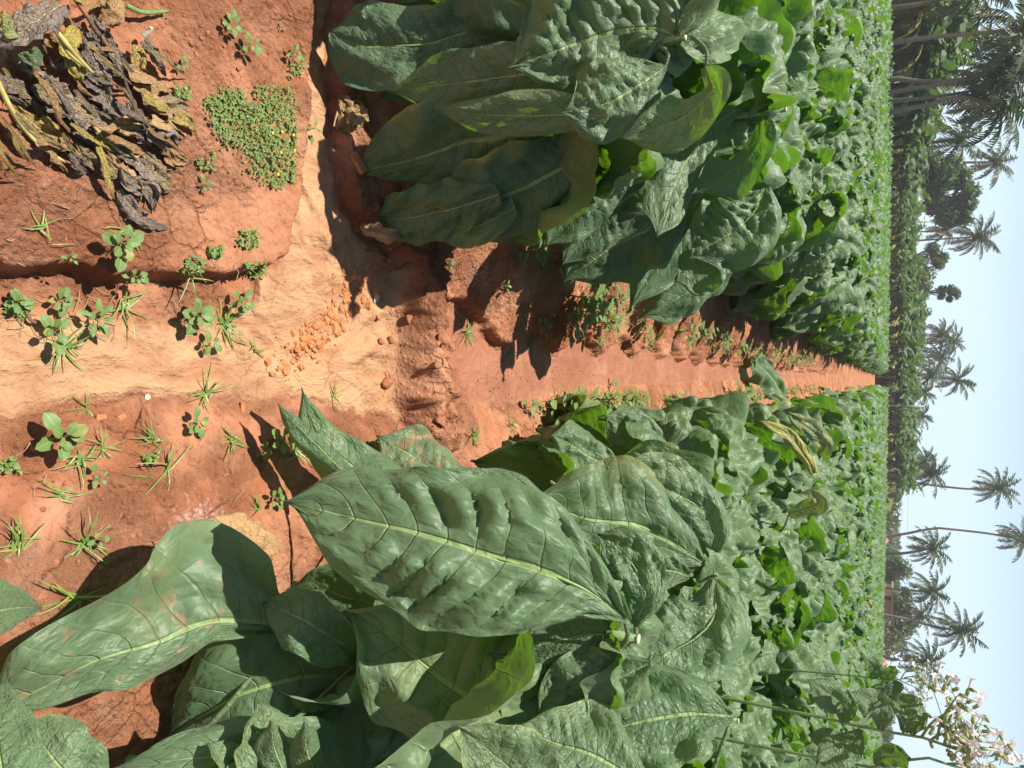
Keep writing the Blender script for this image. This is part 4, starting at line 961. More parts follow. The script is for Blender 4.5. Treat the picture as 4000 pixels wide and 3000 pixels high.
def brick(px, py, sx, sy, sz, rz, label):
    g = ground_at(px, py); m = MB()
    rg = np.random.RandomState(int(px)); v = np.array([[x, y, z] for x in (-.5, .5) for y in (-.5, .5) for z in (-.3, .7)]) * [sx, sy, sz]
    v = v * (1 + .14 * rg.randn(8, 3)); a = rz; v = v @ np.array([[math.cos(a), math.sin(a), 0], [-math.sin(a), math.cos(a), 0], [0, 0, 1]])
    m.add(v, [[0, 1, 3, 2], [4, 6, 7, 5], [0, 4, 5, 1], [2, 3, 7, 6], [0, 2, 6, 4], [1, 5, 7, 3]])
    o = m.build('brick_piece', M_BRICK, None, False, loc=g); tag(o, label, 'brick')
    bv = o.modifiers.new('bevel', 'BEVEL'); bv.width = .003; bv.segments = 2
brick(1465, 930, .05, .028, .02, .5, 'broken brick piece half buried at the foot of the left row')
brick(1345, 650, .07, .03, .02, .9, 'long brick piece in the shade at the channel edge')
brick(392, 1630, .014, .026, .01, .1, 'small flat brick chip on the right sand edge')
brick(472, 1628, .014, .02, .01, .6, 'orange brick chip with a pale face on the right sand edge')
brick(945, 1592, .03, .014, .008, .15, 'flat orange brick chip bedded in the sand near the curled leaf')
m = MB(); o0 = ground_at(500, 1900); rgs = np.random.RandomState(31)
for i in range(130):
    px, py = [(rgs.uniform(0, 1150), rgs.uniform(1720, 2250)), (rgs.uniform(0, 1100), rgs.uniform(300, 1050)), (rgs.uniform(1780, 2400), rgs.uniform(1000, 1290)), (rgs.uniform(0, 900), rgs.uniform(1150, 1300))][rgs.randint(0, 4)]
    g = ground_at(px, py) - o0; a = rgs.rand() * 6.28; l_ = rgs.uniform(.012, .05); bnd = rgs.randn() * .4
    p_ = [g + [0, 0, .003], g + [math.cos(a) * l_ * .5, math.sin(a) * l_ * .5, .005 + .006 * rgs.rand()], g + [math.cos(a) * l_ * .5 + math.cos(a + bnd) * l_ * .5, math.sin(a) * l_ * .5 + math.sin(a + bnd) * l_ * .5, .002]]
    tube(m, p_, rgs.uniform(.0005, .0011), 4, False)
tag(m.build('dry_straw', plain('dry_straw', (.30, .20, .11), (.52, .40, .24), .8, .2, 40), None, loc=o0), 'dry straw and root bits strewn over the red soil', 'straw', kind='stuff')
# ------------------------------------------------------------------ withered heap
def litter(pts, zs, label, seed, mat=None, name='withered_leaf', group=None, cat='dead leaf', nu=34, nv=8, **kw):
    """a fallen leaf through photo points (px, py, wl, wr) at given heights above the soil; origin at its first point"""
    rows = []
    for (px, py, wl, wr), dz in zip(pts, zs):
        z = .07
        for _ in range(4):
            g = G(px, py, z); z = hgt(g[0], g[1]) + dz
        s = depth_of(g) / F; rows.append([g[0], g[1], z, wl * s, wr * s])
    sp = spline(rows, nu); C = sp[:, :3]; O = C[0].copy()
    T = norm(np.gradient(C, axis=0)); rg = np.random.RandomState(seed)
    V = norm(np.array([rg.uniform(-.3, .3), -.25 + rg.uniform(-.2, .2), 1.0])); N = norm(V - T * (T @ V)[:, None])
    a = rg.uniform(-.5, .5) + rg.uniform(-.6, .6) * np.linspace(0, 1, nu)
    S = np.cross(T, N); N = N * np.cos(a)[:, None] + S * np.sin(a)[:, None]; S = norm(np.cross(T, N))
    kw = {**dict(fold=.3, curl=1.0, rip=.10, frill=.25, bumpy=.24, drape=.3, ragged=.3, tint=rg.rand(), yel=.12), **kw}
    m = MB(); blade(m, C - O, S, N, np.maximum(sp[:, 3], .001), np.maximum(sp[:, 4], .001), nv, seed=seed, **kw)
    o = m.build(name, mat or M_DEAD, None, loc=O)
    return tag(o, label, cat, group)
HG = 'withered leaves in the heap'
HL = 'crumpled brown withered tobacco leaf in the heap on the left bank'
hp_ = [((338, 127), (434, 392), 55), ((458, 241), (660, 380), 55), ((121, 340), (395, 452), 62), ((180, 430), (410, 470), 55), ((430, 480), (735, 548), 58), ((440, 560), (660, 720), 60), ((300, 560), (480, 700), 40),
 ((520, 330), (720, 470), 60), ((250, 470), (560, 640), 55), ((380, 300), (520, 520), 60), ((60, 420), (230, 560), 48), ((-40, 300), (150, 360), 48), ((500, 400), (680, 620), 55), ((420, 600), (560, 790), 45), ((560, 600), (690, 760), 48),
 ((200, 250), (420, 330), 40), ((100, 500), (330, 610), 50), ((20, 200), (240, 330), 52), ((300, 180), (520, 300), 45), ((60, 430), (280, 680), 40), ((540, 500), (700, 600), 50), ((350, 420), (600, 560), 55), ((600, 430), (760, 500), 36), ((270, 600), (360, 690), 36), ((350, 60), (470, 190), 38), ((130, 130), (300, 220), 45), ((560, 400), (720, 420), 34), ((480, 650), (620, 810), 44), ((30, 480), (150, 590), 40), ((400, 180), (560, 330), 44), ((150, 300), (280, 420), 50), ((620, 560), (745, 640), 36)]
for i, (a, b2, w_) in enumerate(hp_):
    rg = random.Random(i); jit = lambda s: rg.uniform(-s, s)
    p = [(a[0] + (b2[0] - a[0]) * k + jit(22) * (k > 0), a[1] + (b2[1] - a[1]) * k + jit(22) * (k > 0), w_ * w2 * rg.uniform(.7, 1.2), w_ * w2 * rg.uniform(.7, 1.2)) for k, w2 in ((0, .35), (.3, .9), (.65, 1), (1, .25))]
    h0 = .004 + .018 * rg.random() * max(0, 1 - abs((a[0] + b2[0]) / 2 - 330) / 380)
    litter(p, [h0 + .012, h0 + .014 + jit(.006), h0 + .012, .008], HL, i, M_DEADTAN if i % 3 == 1 else None, group=HG, yel=.5 if i % 4 == 2 else .2)
for i in range(44):
    rg = random.Random(900 + i); x0, y0 = rg.uniform(-40, 560), rg.uniform(-30, 560); a = rg.uniform(.2, 1.25); L_ = rg.uniform(130, 300); w_ = rg.uniform(9, 24)
    if y0 < .9 * x0 - 330: continue
    q_ = [(x0 + L_ * k * math.cos(a) + rg.uniform(-16, 16), y0 + L_ * k * math.sin(a) + rg.uniform(-16, 16), w_ * s_, w_ * s_) for k, s_ in ((0, .5), (.35, 1), (.7, .9), (1, .2))]
    h0 = .015 + .045 * rg.random()
    litter(q_, [h0, h0 + .012, h0, .008], ('limp straw-coloured strip of dead leaf in the heap on the left bank', 'stringy brown strip of dead leaf in the heap on the left bank')[i % 2], 950 + i, (M_DEADTAN, M_DEAD)[i % 2], group=('straw strips in the heap', 'brown strips in the heap')[i % 2], nu=22, nv=4, yel=rg.choice([0, .3, .6]), curl=1.8)
litter([(240, 20, 50, 50), (160, 70, 75, 75), (70, 130, 70, 60), (-30, 190, 20, 20)], [.08, .09, .08, .06], 'large grey-purple withered leaf with a stiff fold on top of the heap', 71, bumpy=.14, tint=.2, yel=0)
litter([(395, 0, 40, 60), (450, 40, 50, 60), (400, 95, 30, 20), (385, 100, 3, 3)], [.02, .05, .03, .015], 'tan and grey curled dead leaf ending in a pale green stalk', 72, M_DEADTAN)
litter([(560, 157, 24, 24), (595, 200, 30, 28), (625, 250, 30, 28), (650, 300, 12, 12)], [.03, .035, .03, .015], 'narrow rolled black leaf with a cream stub standing at the edge of the heap', 73, curl=2.2)
litter([(470, 740, 26, 30), (500, 790, 40, 40), (560, 860, 36, 30), (660, 892, 10, 10)], [.012, .016, .014, .008], 'grey-brown dead leaf lying flat below the heap near the ledge', 74)
litter([(40, 60, 40, 40), (20, 120, 50, 50), (-10, 200, 40, 40)], [.07, .07, .05], 'pale green torn leaf at the corner of the heap', 75, M_LEAF, tint=1.2, yel=.5, bumpy=.15)
litter([(150, 190, 20, 20), (130, 225, 36, 36), (60, 210, 20, 20)], [.06, .06, .05], 'small greenish leaf scrap between stalks in the heap', 76, M_LEAF, tint=.6, yel=.3, bumpy=.2)
litter([(300, 110, 30, 30), (270, 190, 40, 40), (310, 290, 36, 36), (300, 330, 6, 6)], [.05, .06, .05, .02], 'ochre-yellow dead leaf under the stalks of the heap', 77, M_DEADTAN, yel=.6)
litter([(520, 250, 20, 20), (545, 200, 34, 34), (540, 280, 24, 24)], [.02, .03, .015], 'small ochre leaf scrap at the right of the heap', 78, M_DEADTAN, yel=.5)
def stalk(px, zs, r, label, mat, name='leaf_stalk'):
    rows = []
    for (x, y), dz in zip(px, zs):
        z = .07
        for _ in range(4):
            g = G(x, y, z); z = hgt(g[0], g[1]) + dz
        rows.append([g[0], g[1], z])
    sp = spline(rows, 16); O = sp[0].copy(); m = MB(); tube(m, sp - O, np.linspace(r, r * .6, 16), 7)
    tag(m.build(name, mat, None, loc=O), label, 'stalk')
M_YSTK = plain('yellow_stalk', (.36, .30, .08), (.50, .42, .16), .5, .4, 30)
M_BSTK = plain('brown_stalk', (.20, .085, .045), (.32, .15, .075), .6, .3, 30)
stalk([(-20, 300), (40, 420), (90, 500), (170, 580), (253, 633)], [.05, .045, .03, .02, .012], .0055, 'long yellow-green leaf stalk lying at the lower edge of the heap', M_YSTK)
stalk([(185, 75), (250, 160), (300, 220), (362, 285)], [.08, .085, .075, .06], .0060, 'thick yellow-green stalk on top of the heap', M_YSTK)
stalk([(235, 150), (270, 210), (330, 260)], [.075, .075, .065], .0045, 'thinner yellowish stalk beside the thick one in the heap', M_YSTK)
stalk([(355, 480), (410, 540), (485, 600), (540, 615)], [.03, .035, .025, .012], .0045, 'green stalk showing between dark leaves low in the heap', M_YSTK)
stalk([(270, -40), (330, 50), (390, 140), (455, 232)], [.05, .05, .04, .02], .0055, 'straight red-brown stalk at the top edge of the heap', M_BSTK)
stalk([(494, 22), (560, 48), (655, 44)], [.035, .03, .014], .0060, 'pale green and white stalk stub beside the heap', M_STALK)
stalk([(560, 140), (585, 120), (590, 105)], [.03, .045, .05], .0070, 'cream coloured stalk stub pointing up at the edge of the heap', M_CUT)
stalk([(100, 1210), (120, 1250), (150, 1262), (190, 1262)], [.012, .016, .01, .004], .0045, 'curved brown root lying at the foot of the ledge', M_DARKBR, 'root')
# dead tan leaves at the feet of the rows
litter([(1090, 2140, 30, 40), (1010, 2100, 75, 75), (900, 2060, 85, 70), (800, 2060, 60, 45), (752, 2085, 4, 4)], [.06, .09, .09, .06, .015], 'crumpled tan dead leaf beside the mud-spattered green leaf', 81, M_DEADTAN, bumpy=.22, ragged=.2)
litter([(1560, 420, 30, 40), (1490, 410, 75, 80), (1420, 430, 95, 80), (1360, 450, 50, 50)], [.05, .08, .06, .015], 'crumpled brown dead leaf with holes at the foot of the left row', 82, M_DEADTAN, bumpy=.22, ragged=.3)
litter([(1600, 900, 30, 30), (1540, 910, 40, 45), (1490, 890, 35, 35), (1465, 880, 6, 6)], [.05, .06, .04, .012], 'small torn tan leaf scrap above the mud at the left row', 83, M_DEADTAN, bumpy=.22, ragged=.4)
litter([(2630, 1070, 10, 10), (2590, 1190, 22, 22), (2580, 1290, 26, 24), (2540, 1370, 10, 10)], [.05, .03, .02, .012], 'pale dried leaf strip hanging down the left ridge into the furrow', 84, M_DEADTAN, bumpy=.2, yel=.5)
litter([(3070, 1560, 15, 15), (3030, 1500, 55, 60), (2990, 1450, 70, 70), (2950, 1420, 50, 55), (2935, 1395, 5, 5)], [.35, .3, .24, .16, .06], 'fallen green leaf arching across the furrow further back', 85, M_LEAF, name='fallen_leaf', bumpy=.05, ragged=0, fold=.2, curl=1.2, yel=0, tint=.2, rip=.08, frill=.06)
HAZE = .0009
# ------------------------------------------------------------------ background: bananas, palms, trees, hut
def at(px, Y, z=.14):
    """ground point under photo column py=px (the picture is turned) at distance Y"""
    a = P(3480, px, Y); return np.array([a[0], Y, z])
def top_z(px, py, Y): return P(px, py, Y)[2]
def strip_leaf(mb, base, az, L, W, e0, droop, seed, nu=7, tint=.5, tear=.35, yel=0.0, twist=0.0):
    rg = np.random.RandomState(seed); u = np.linspace(0, 1, nu); el = e0 - droop * u ** 1.2
    d = np.stack([np.cos(az) * np.cos(el), np.sin(az) * np.cos(el), np.sin(el)], 1)
    C = np.asarray(base) + np.concatenate([np.zeros((1, 3)), np.cumsum((d[1:] + d[:-1]) / 2 * (L / (nu - 1)), axis=0)])
    T = norm(d); side = np.tile([-math.sin(az), math.cos(az), 0], (nu, 1)); N0 = np.cross(T, side)
    w = np.sin(PI * np.clip(u, .06, .97) ** .8) ** .6 * W; w[0] = W * .12
    for sgn in (1, -1):                                  # each half torn into hanging segments
        for i in range(nu - 1):
            hang = rg.uniform(-.2, .9); k = 1 - tear * rg.rand()
            a, b = C[i], C[i + 1] - (C[i + 1] - C[i]) * tear * .25
            sd_ = sgn * side[i] * math.cos(hang) - N0[i] * math.sin(hang)
            mb.add([a, b, b + sd_ * w[i + 1] * k, a + sd_ * w[i] * k], [[0, 1, 2, 3] if sgn < 0 else [3, 2, 1, 0]], None, [[u[i], 0, tint], [u[i + 1], 0, tint], [u[i + 1], sgn, tint], [u[i], sgn, tint]], [tint, yel, 0])
BAN = []
for k in range(5):
    rg = random.Random(k + 50); f = MB(); s = MB()
    hs = 1.9
    tube(s, [(0, 0, -.1), (rg.uniform(-.08, .08), 0, 1.0), (rg.uniform(-.12, .12), 0, hs)], [.13, .11, .07], 7)
    az = rg.uniform(0, 6)
    for i in range(10):
        az += 2.4 + rg.uniform(-.3, .3)
        old = i < 3
        strip_leaf(f, (0, 0, hs - .25 + .03 * i), az, rg.uniform(1.5, 2.1), rg.uniform(.24, .32), R(78 - 7 * (10 - i) * .6) if not old else R(25), R(rg.uniform(60, 110)) if not old else R(120), rg.randrange(9999), 9, rg.random(), .35, yel=(.8 if i == 0 else .25 if i == 1 else 0))
    BAN.append((s.mesh('pseudostem', M_PSTEM), f.mesh('crown', M_BANANA, False)))
rb = random.Random(9)
bproto = {}
def banana(x, y, z, s, k, lab='banana plant with tattered drooping leaves in the grove edging the field', grp='banana plants along the far edge of the field'):
    if k not in bproto:
        t = empty('banana_plant', (x, y, z), lab, 'banana plant', grp, 0, s)
        link('pseudostem', BAN[k][0], t); link('crown', BAN[k][1], t); bproto[k] = t
    else:
        t = copy_tree(bproto[k]); t.location = (x, y, z); t.scale = (s,) * 3
    t.rotation_euler = (0, 0, rb.uniform(0, 6.28))
def edge_y(py): return 42 + max(0, min(1, py / 1800)) * 36
# (photo row, canopy top x) along the grove
TOPS = [(-60, 3830), (100, 3810), (250, 3770), (330, 3720), (440, 3700), (520, 3680), (600, 3640), (700, 3620), (760, 3600), (860, 3590), (1000, 3600), (1100, 3610), (1250, 3620), (1400, 3600), (1550, 3600), (1650, 3590), (1780, 3585), (1860, 3600), (1905, 3560)]
nb = 0
for row in range(3):
    py = -40 + row * 17
    while py < 1900:
        Y = edge_y(py) + 1.5 + row * 3.0 + rb.uniform(-.8, .8)
        px_top = np.interp(py, [a for a, _ in TOPS], [b for _, b in TOPS])
        p = at(py, Y); hh = (top_z(px_top - 12 + rb.uniform(-22, 8), py, Y) - .1) * (1 if row else .82)
        s = max(.8, hh / 2.75)
        if 620 < py < 960: s *= 1.05
        banana(p[0], Y, .12, s, rb.randrange(5)); nb += 1
        py += rb.uniform(34, 52) * 44 / Y * 1.1
def foliage(mb, c, r, n, size, seed, lobes=8, flat=.8, tint=.5):
    rg = np.random.RandomState(seed); c = np.asarray(c, float)
    lc_ = c + norm(rg.randn(lobes, 3)) * (r * np.array([.62, .62, .62 * flat])) * rg.uniform(.4, 1.05, (lobes, 1)); lr = r * rg.uniform(.28, .5, lobes)
    k = rg.randint(0, lobes, n); d = norm(rg.randn(n, 3)); p = lc_[k] + d * (lr[k] * rg.uniform(.5, 1.3, n) )[:, None] * [1, 1, flat]
    nn = norm(d * .6 + rg.randn(n, 3) * .6 + [0, 0, .5]); a = norm(np.cross(nn, rg.randn(n, 3))); b = np.cross(nn, a)
    s = size * rg.uniform(.6, 1.3, (n, 1))
    v = np.stack([p - a * s, p - b * s * .45, p + a * s, p + b * s * .45], 1).reshape(-1, 3)
    ti = np.repeat(np.clip(tint + .5 * (rg.rand(lobes)[k] - .5) + .4 * (rg.rand(n) - .5), 0, 1), 4)
    mb.add(v, np.arange(4 * n).reshape(-1, 4), None, np.stack([ti * 0 + .5, ti * 0 + .5, ti], 1), np.stack([ti, ti * 0, ti * 0], 1))
    return lc_
# understorey and far-off wood behind the grove
m = MB(); rg = np.random.RandomState(4)
for i in range(150):
    py = rg.uniform(-150, 1900); Y = edge_y(py) + rg.uniform(9, 20); px_top = np.interp(py, [a for a, _ in TOPS], [b for _, b in TOPS]) - 30
    zt = top_z(px_top - rg.uniform(0, 40), py, Y); p = at(py, Y)
    for q in range(2): foliage(m, (p[0], Y, zt * (.25 + .45 * q)), zt * .40, 80, .22, i * 2 + q, 6, 1.0, .3)
tag(m.build('undergrowth', M_TREE, None, False), 'dark leafy mass filling the grove behind the banana plants', 'undergrowth', kind='stuff')
m = MB()
for i in range(70):
    py = rg.uniform(1850, 3300); Y = 150 + rg.uniform(-25, 40); p = at(py, Y)
    foliage(m, (p[0], Y, 1.6), 3.0, 110, .5, 900 + i, 6, .7, .35)
tag(m.build('distant_scrub', M_TREE, None, False), 'low dark scrub beyond the right end of the field', 'scrub', kind='stuff')
# yellow-green bank with scrub on the right
def hill(name, y0, y1, Y, px_top, mat, seed, depth=18):
    n = 60; v = []; a0, a1 = at(y0, Y)[0], at(y1, Y)[0]
    xs = np.linspace(a0, a1, n)
    mb = MB(); rows_ = []
    for j in range(7):
        k = j / 6
        zz = np.array([top_z(np.interp(i / (n - 1), np.linspace(0, 1, len(px_top)), px_top), y0 + (y1 - y0) * i / (n - 1), Y) for i in range(n)])
        rows_.append(np.stack([xs, np.full(n, Y + depth * k), np.maximum(.1, zz * math.sin(PI / 2 * k) + .35 * fbm(xs * .4, xs * 0 + k * 3, seed))], 1))
    rows_.append(np.stack([xs, np.full(n, Y + depth * 2.5), xs * 0], 1))
    i, j = np.meshgrid(np.arange(7), np.arange(n - 1), indexing='ij')
    mb.add(np.concatenate(rows_), np.stack([i * n + j, i * n + j + 1, (i + 1) * n + j + 1, (i + 1) * n + j], -1))
    return tag(mb.build(name, mat, None), kind='structure')
M_BANKG = plain('grassy_bank', (.10, .125, .028), (.19, .19, .06), .9, .1, .35, .3, 1.5)
hill('grassy_bank', 1870, 2080, 98, [3500, 3512, 3510, 3500, 3488, 3470], M_BANKG, 3)
m = MB()
for i in range(34):
    py = rg.uniform(1880, 2070); k = rg.rand(); Y = 98 + 18 * k; p = at(py, Y)
    z = top_z(np.interp(py, [1870, 1960, 2080], [3500, 3511, 3470]), py, 98) * math.sin(PI / 2 * k)
    foliage(m, (p[0], Y, max(.5, z)), .7, 60, .25, 700 + i, 4, .6, .6)
tag(m.build('bank_scrub', M_TREE2, None, False), 'yellow-green scrub on the grassy bank', 'scrub', kind='stuff')
for i in range(9):
    py = 1900 + i * 19 + rb.uniform(-5, 5); Y = 114; p = at(py, Y); px_ = np.interp(py, [1880, 1930, 2010, 2060], [3545, 3540, 3528, 3512])
    zt = top_z(px_, py, Y); zb = top_z(3500, py, Y); banana(p[0], Y, max(.3, zb - 1.0), max(.5, (zt - zb + 1.0) / 3.4), rb.randrange(5), 'small banana plant on the crest of the grassy bank', 'banana plants on the grassy bank')
m = MB()
for i in range(60):
    py = rg.uniform(1980, 2420); Y = 300 + rg.uniform(-30, 30); p = at(py, Y); pt = np.interp(py, [1980, 2040, 2080, 2140, 2200, 2260, 2420], [3475, 3500, 3535, 3530, 3520, 3535, 3500])
    z = max(1.5, top_z(pt, py, Y)); foliage(m, (p[0], Y, z * .45), z * .55, 150, 1.1, 800 + i, 7, .7, .4)
tag(m.build('distant_wood', M_BLUE, None, False), 'far-off bluish wooded rise beyond the palms', 'wood', kind='stuff')
# palms
def frond(mb, base, az, L, e0, droop, seed, nl=16, tint=.5, yel=0.0):
    rg = np.random.RandomState(seed); u = np.linspace(0, 1, nl); el = e0 - droop * u ** 1.3
    d = np.stack([np.cos(az) * np.cos(el), np.sin(az) * np.cos(el), np.sin(el)], 1)
    C = np.asarray(base) + np.concatenate([np.zeros((1, 3)), np.cumsum((d[1:] + d[:-1]) / 2 * (L / (nl - 1)), axis=0)])
    T = norm(d); side = np.tile([-math.sin(az), math.cos(az), 0], (nl, 1)); N0 = np.cross(T, side)
    tube(mb, C[::3], np.linspace(.035, .01, len(C[::3])), 3, False, [.8, .3, 0])
    ll = L * .23 * np.sin(PI * np.clip(u * .9 + .08, 0, 1)) ** .7
    for i in range(1, nl):
        for sgn in (1, -1):
            drp = rg.uniform(.3, 1.1)
            dir_ = norm(T[i] * .55 + sgn * side[i] * math.cos(drp) - N0[i] * math.sin(drp) * .9 + [0, 0, -.15])
            wv = T[i] * (L / nl * .52)
            a = C[i]; tipv = a + dir_ * ll[i] * rg.uniform(.8, 1.15)
            mb.add([a - wv, a + wv, tipv + wv * .25, tipv - wv * .25], [[0, 1, 2, 3]], None, [[u[i], .5, tint]] * 4, [tint, yel, 0])
CROWN = []
for k in range(4):
    rg_ = random.Random(k + 5); mb = MB(); az = 0
    for i in range(22):
        az += 2.4; q = i / 21
        frond(mb, (0, 0, .1 * q), az, rg_.uniform(2.9, 3.7), R(-38 + 112 * q + rg_.uniform(-10, 10)), R(rg_.uniform(45, 85) + (15 if q < .4 else 0)), rg_.randrange(9999), 18, rg_.random(), .55 if q < .12 else 0)
    for i in range(7):
        a = rg_.uniform(0, 6.28); tmp = MB()
        tube(mb, [(math.cos(a) * .22, math.sin(a) * .22, -.15), (math.cos(a) * .26, math.sin(a) * .26, -.42)], [.11, .07], 5, True, [.2, .6, 0])
    CROWN.append(mb.mesh('crown', M_PALM, False))
def palm(trunk, crown, Y, s, label, k=0, r=.14, group=None):
    """trunk: photo points from foot up; crown: photo point of the crown centre"""
    pts = [P(a, b, Y) for a, b in trunk] + [P(*crown, Y)]
    pts = np.array(pts); base = pts[0].copy(); base[2] = .1
    pts = np.vstack([base, pts[1:] if pts[0][2] < 1.6 else pts])
    t = empty('palm_tree', base, label, 'palm tree', group)
    m = MB(); sp = spline(pts - base, 14); tube(m, sp, np.linspace(r * 1.25, r * .75, 14), 8); m.build('trunk', M_TRUNK, t)
    c = link('crown', CROWN[k % 4], t); c.location = sp[-1]; c.scale = (s * .76,) * 3; c.rotation_euler = (0, 0, k * 1.3 + crown[1] * .37)
    return t
palm([(3478, 22), (3600, 14)], (3800, -40), 40, .95, 'palm at the extreme left of the grove, its crown out of the picture', 0, .115)
palm([(3480, 168), (3640, 145)], (3975, 122), 40, .9, 'tall straight palm with its crown cut by the picture edge', 1, .11)
palm([(3482, 298), (3500, 308), (3600, 318), (3720, 316)], (3905, 285), 44, .85, 'palm with a trunk curved near the ground', 2, .12)
palm([(3484, 362), (3600, 340), (3760, 312)], (3960, 235), 44, .95, 'leaning grey palm crossing the curved palm', 3, .12)
palm([(3486, 385), (3640, 380)], (3850, 345), 46, .95, 'slim straight palm between two leaning palms', 0, .10)
palm([(3488, 445), (3620, 410), (3760, 380)], (3905, 420), 44, 1.0, 'leaning palm whose fronds hang out against the sky', 1, .12)
palm([(3500, 560), (3600, 560)], (3745, 545), 60, .9, 'short palm low in the left grove', 3, .14)
palm([(3500, 640), (3700, 636)], (3885, 634), 85, 1.1, 'palm crown rising above the dark round tree', 2, .14)
palm([(3500, 945), (3640, 936)], (3812, 925), 90, 1.15, 'thin palm standing alone right of the dark trees', 1, .10)
palm([(3500, 900), (3600, 905)], (3690, 900), 95, .9, 'small faint palm in front of the trees beside the lone thin palm', 0, .10)
palm([(3560, 1320), (3620, 1328)], (3675, 1305), 110, 1.05, 'left palm of the leaning pair over the bananas', 3, .12)
palm([(3560, 1345), (3650, 1340)], (3718, 1332), 112, 1.0, 'right and taller palm of the leaning pair over the bananas', 2, .12)
palm([(3560, 1395), (3600, 1396)], (3668, 1395), 110, 1.15, 'broad low palm beside the leaning pair', 0, .12)
palm([(3560, 1480), (3650, 1478)], (3735, 1483), 110, 1.15, 'palm with a ball-like crown standing clear above the grove', 1, .12)
palm([(3540, 1460), (3580, 1462)], (3632, 1462), 105, 1.1, 'palm crown half sunk in the grove left of the ball-like crown', 3, .12)
palm([(3540, 1530), (3570, 1531)], (3608, 1535), 105, .9, 'small palm crown just above the banana leaves before the concrete pole', 2, .12)
palm([(3540, 1620), (3560, 1620)], (3600, 1622), 105, .8, 'small palm right behind the concrete pole', 0, .12)
palm([(3520, 1800), (3560, 1805)], (3605, 1800), 92, .9, 'low palm near the right end of the banana grove', 3, .12)
palm([(3520, 1840), (3580, 1842)], (3638, 1848), 92, 1.1, 'bushy palm at the right end of the banana grove', 2, .12)
palm([(3462, 1870), (3500, 1878), (3600, 1890), (3780, 1910)], (3893, 1905), 100, 1.15, 'very tall thin leaning palm standing alone against the sky', 1, .13)
palm([(3460, 2105), (3520, 2088), (3650, 2064), (3720, 2068), (3860, 2084)], (3990, 2108), 100, 1.15, 'very tall palm with a wavy trunk and its crown at the picture edge', 0, .14)
palm([(3450, 2170), (3540, 2160)], (3640, 2140), 82, 1.05, 'bushy leaning palm with a drooping dry frond beside the wavy trunk', 2, .14)
palm([(3445, 2298), (3540, 2305)], (3638, 2312), 80, 1.0, 'palm in front of the corner of the brown hut', 3, .11)
palm([(3445, 2390), (3500, 2392)], (3592, 2402), 95, .95, 'dense palm directly behind the brown hut', 0, .12)
palm([(3440, 2398), (3540, 2418), (3660, 2450)], (3745, 2462), 78, 1.05, 'palm with a leaning trunk rising right of the brown hut', 1, .12)
palm([(3428, 2548), (3470, 2570), (3540, 2580)], (3618, 2590), 74, 1.05, 'palm with long spreading fronds right of the leaning palm', 2, .12)
palm([(3450, 2440), (3500, 2440)], (3550, 2440), 120, .9, 'small far palm behind the leaning trunk', 3, .12)
palm([(3450, 2505), (3480, 2503)], (3515, 2500), 170, 1.1, 'faint distant palm between two near ones', 0, .12)
palm([(3450, 2530), (3480, 2533)], (3518, 2535), 170, 1.0, 'faintest distant palm, right of another faint one', 2, .12)
# broadleaf trees
def tree(py, Y, trunk_top, crowns, label, seed, mat=None, r=.22, n=900, size=.26, base_px=3490):
    base = at(py, Y, .1); t = empty('broadleaf_tree', base, label, 'tree')
    tt = P(trunk_top[0], trunk_top[1], Y) - base
    m = MB(); tube(m, spline([(0, 0, 0), tt * .5 + [.1, 0, 0], tt], 8), np.linspace(r, r * .6, 8), 8)
    f = MB(); rg = np.random.RandomState(seed)
    for j, (px, cy_, rad) in enumerate(crowns):
        c = P(px, cy_, Y) - base + [0, rg.uniform(-1, 1), 0]; rr = rad * depth_of(P(px, cy_, Y)) / F
        lob = foliage(f, c, rr, int(n * max(.25, (rad / 90) ** 1.5)), size, seed * 10 + j, 9, .85, .5)
        for q in lob[:5]: tube(m, spline([tt * .8, (tt + q) / 2 + rg.randn(3) * .2, q], 6), np.linspace(r * .45, r * .1, 6), 5, False)
    m.build('trunk', M_BARK, t); f.build('crown', mat or M_TREE, t, False)
tree(690, 76, (3620, 690), [(3690, 680, 100), (3740, 690, 70), (3640, 640, 70), (3640, 730, 70)], 'big dark round tree with a thick trunk behind the field', 1, None, .35, 1700)
tree(800, 84, (3600, 800), [(3700, 830, 75), (3760, 800, 60), (3760, 850, 55), (3660, 790, 60), (3800, 740, 45)], 'dark tree joined to the right side of the big round tree', 2, None, .28, 1300)
tree(1000, 100, (3600, 1000), [(3640, 985, 55), (3660, 1000, 40)], 'open-crowned tree right of the lone thin palm', 3, None, .16, 900)
tree(1020, 98, (3620, 1010), [(3685, 1000, 34), (3670, 1035, 30)], 'small twin-tufted tree against the sky', 4, None, .10, 1500)
tree(1110, 102, (3580, 1110), [(3620, 1090, 60), (3600, 1140, 55), (3590, 1060, 50)], 'yellow-green rounded tree behind the bananas', 5, M_TREE2, .2, 1200)
tree(1140, 106, (3650, 1140), [(3680, 1140, 30), (3715, 1130, 22), (3735, 1145, 26), (3712, 1165, 18)], 'slender tufted tree standing up above the rounded tree', 6, None, .10, 2200, .2)
tree(1240, 104, (3560, 1240), [(3600, 1230, 55), (3580, 1290, 45)], 'pale green tree behind the middle of the grove', 7, M_TREE2, .2, 1000)
tree(2225, 110, (3500, 2225), [(3500, 2215, 62), (3530, 2230, 50), (3480, 2260, 50)], 'grey-green tree left of the brown hut', 8, None, .2, 1000)
tree(2345, 96, (3500, 2345), [(3525, 2350, 55), (3510, 2390, 50), (3540, 2330, 40)], 'tree over the roof of the brown hut', 9, None, .2, 1000)
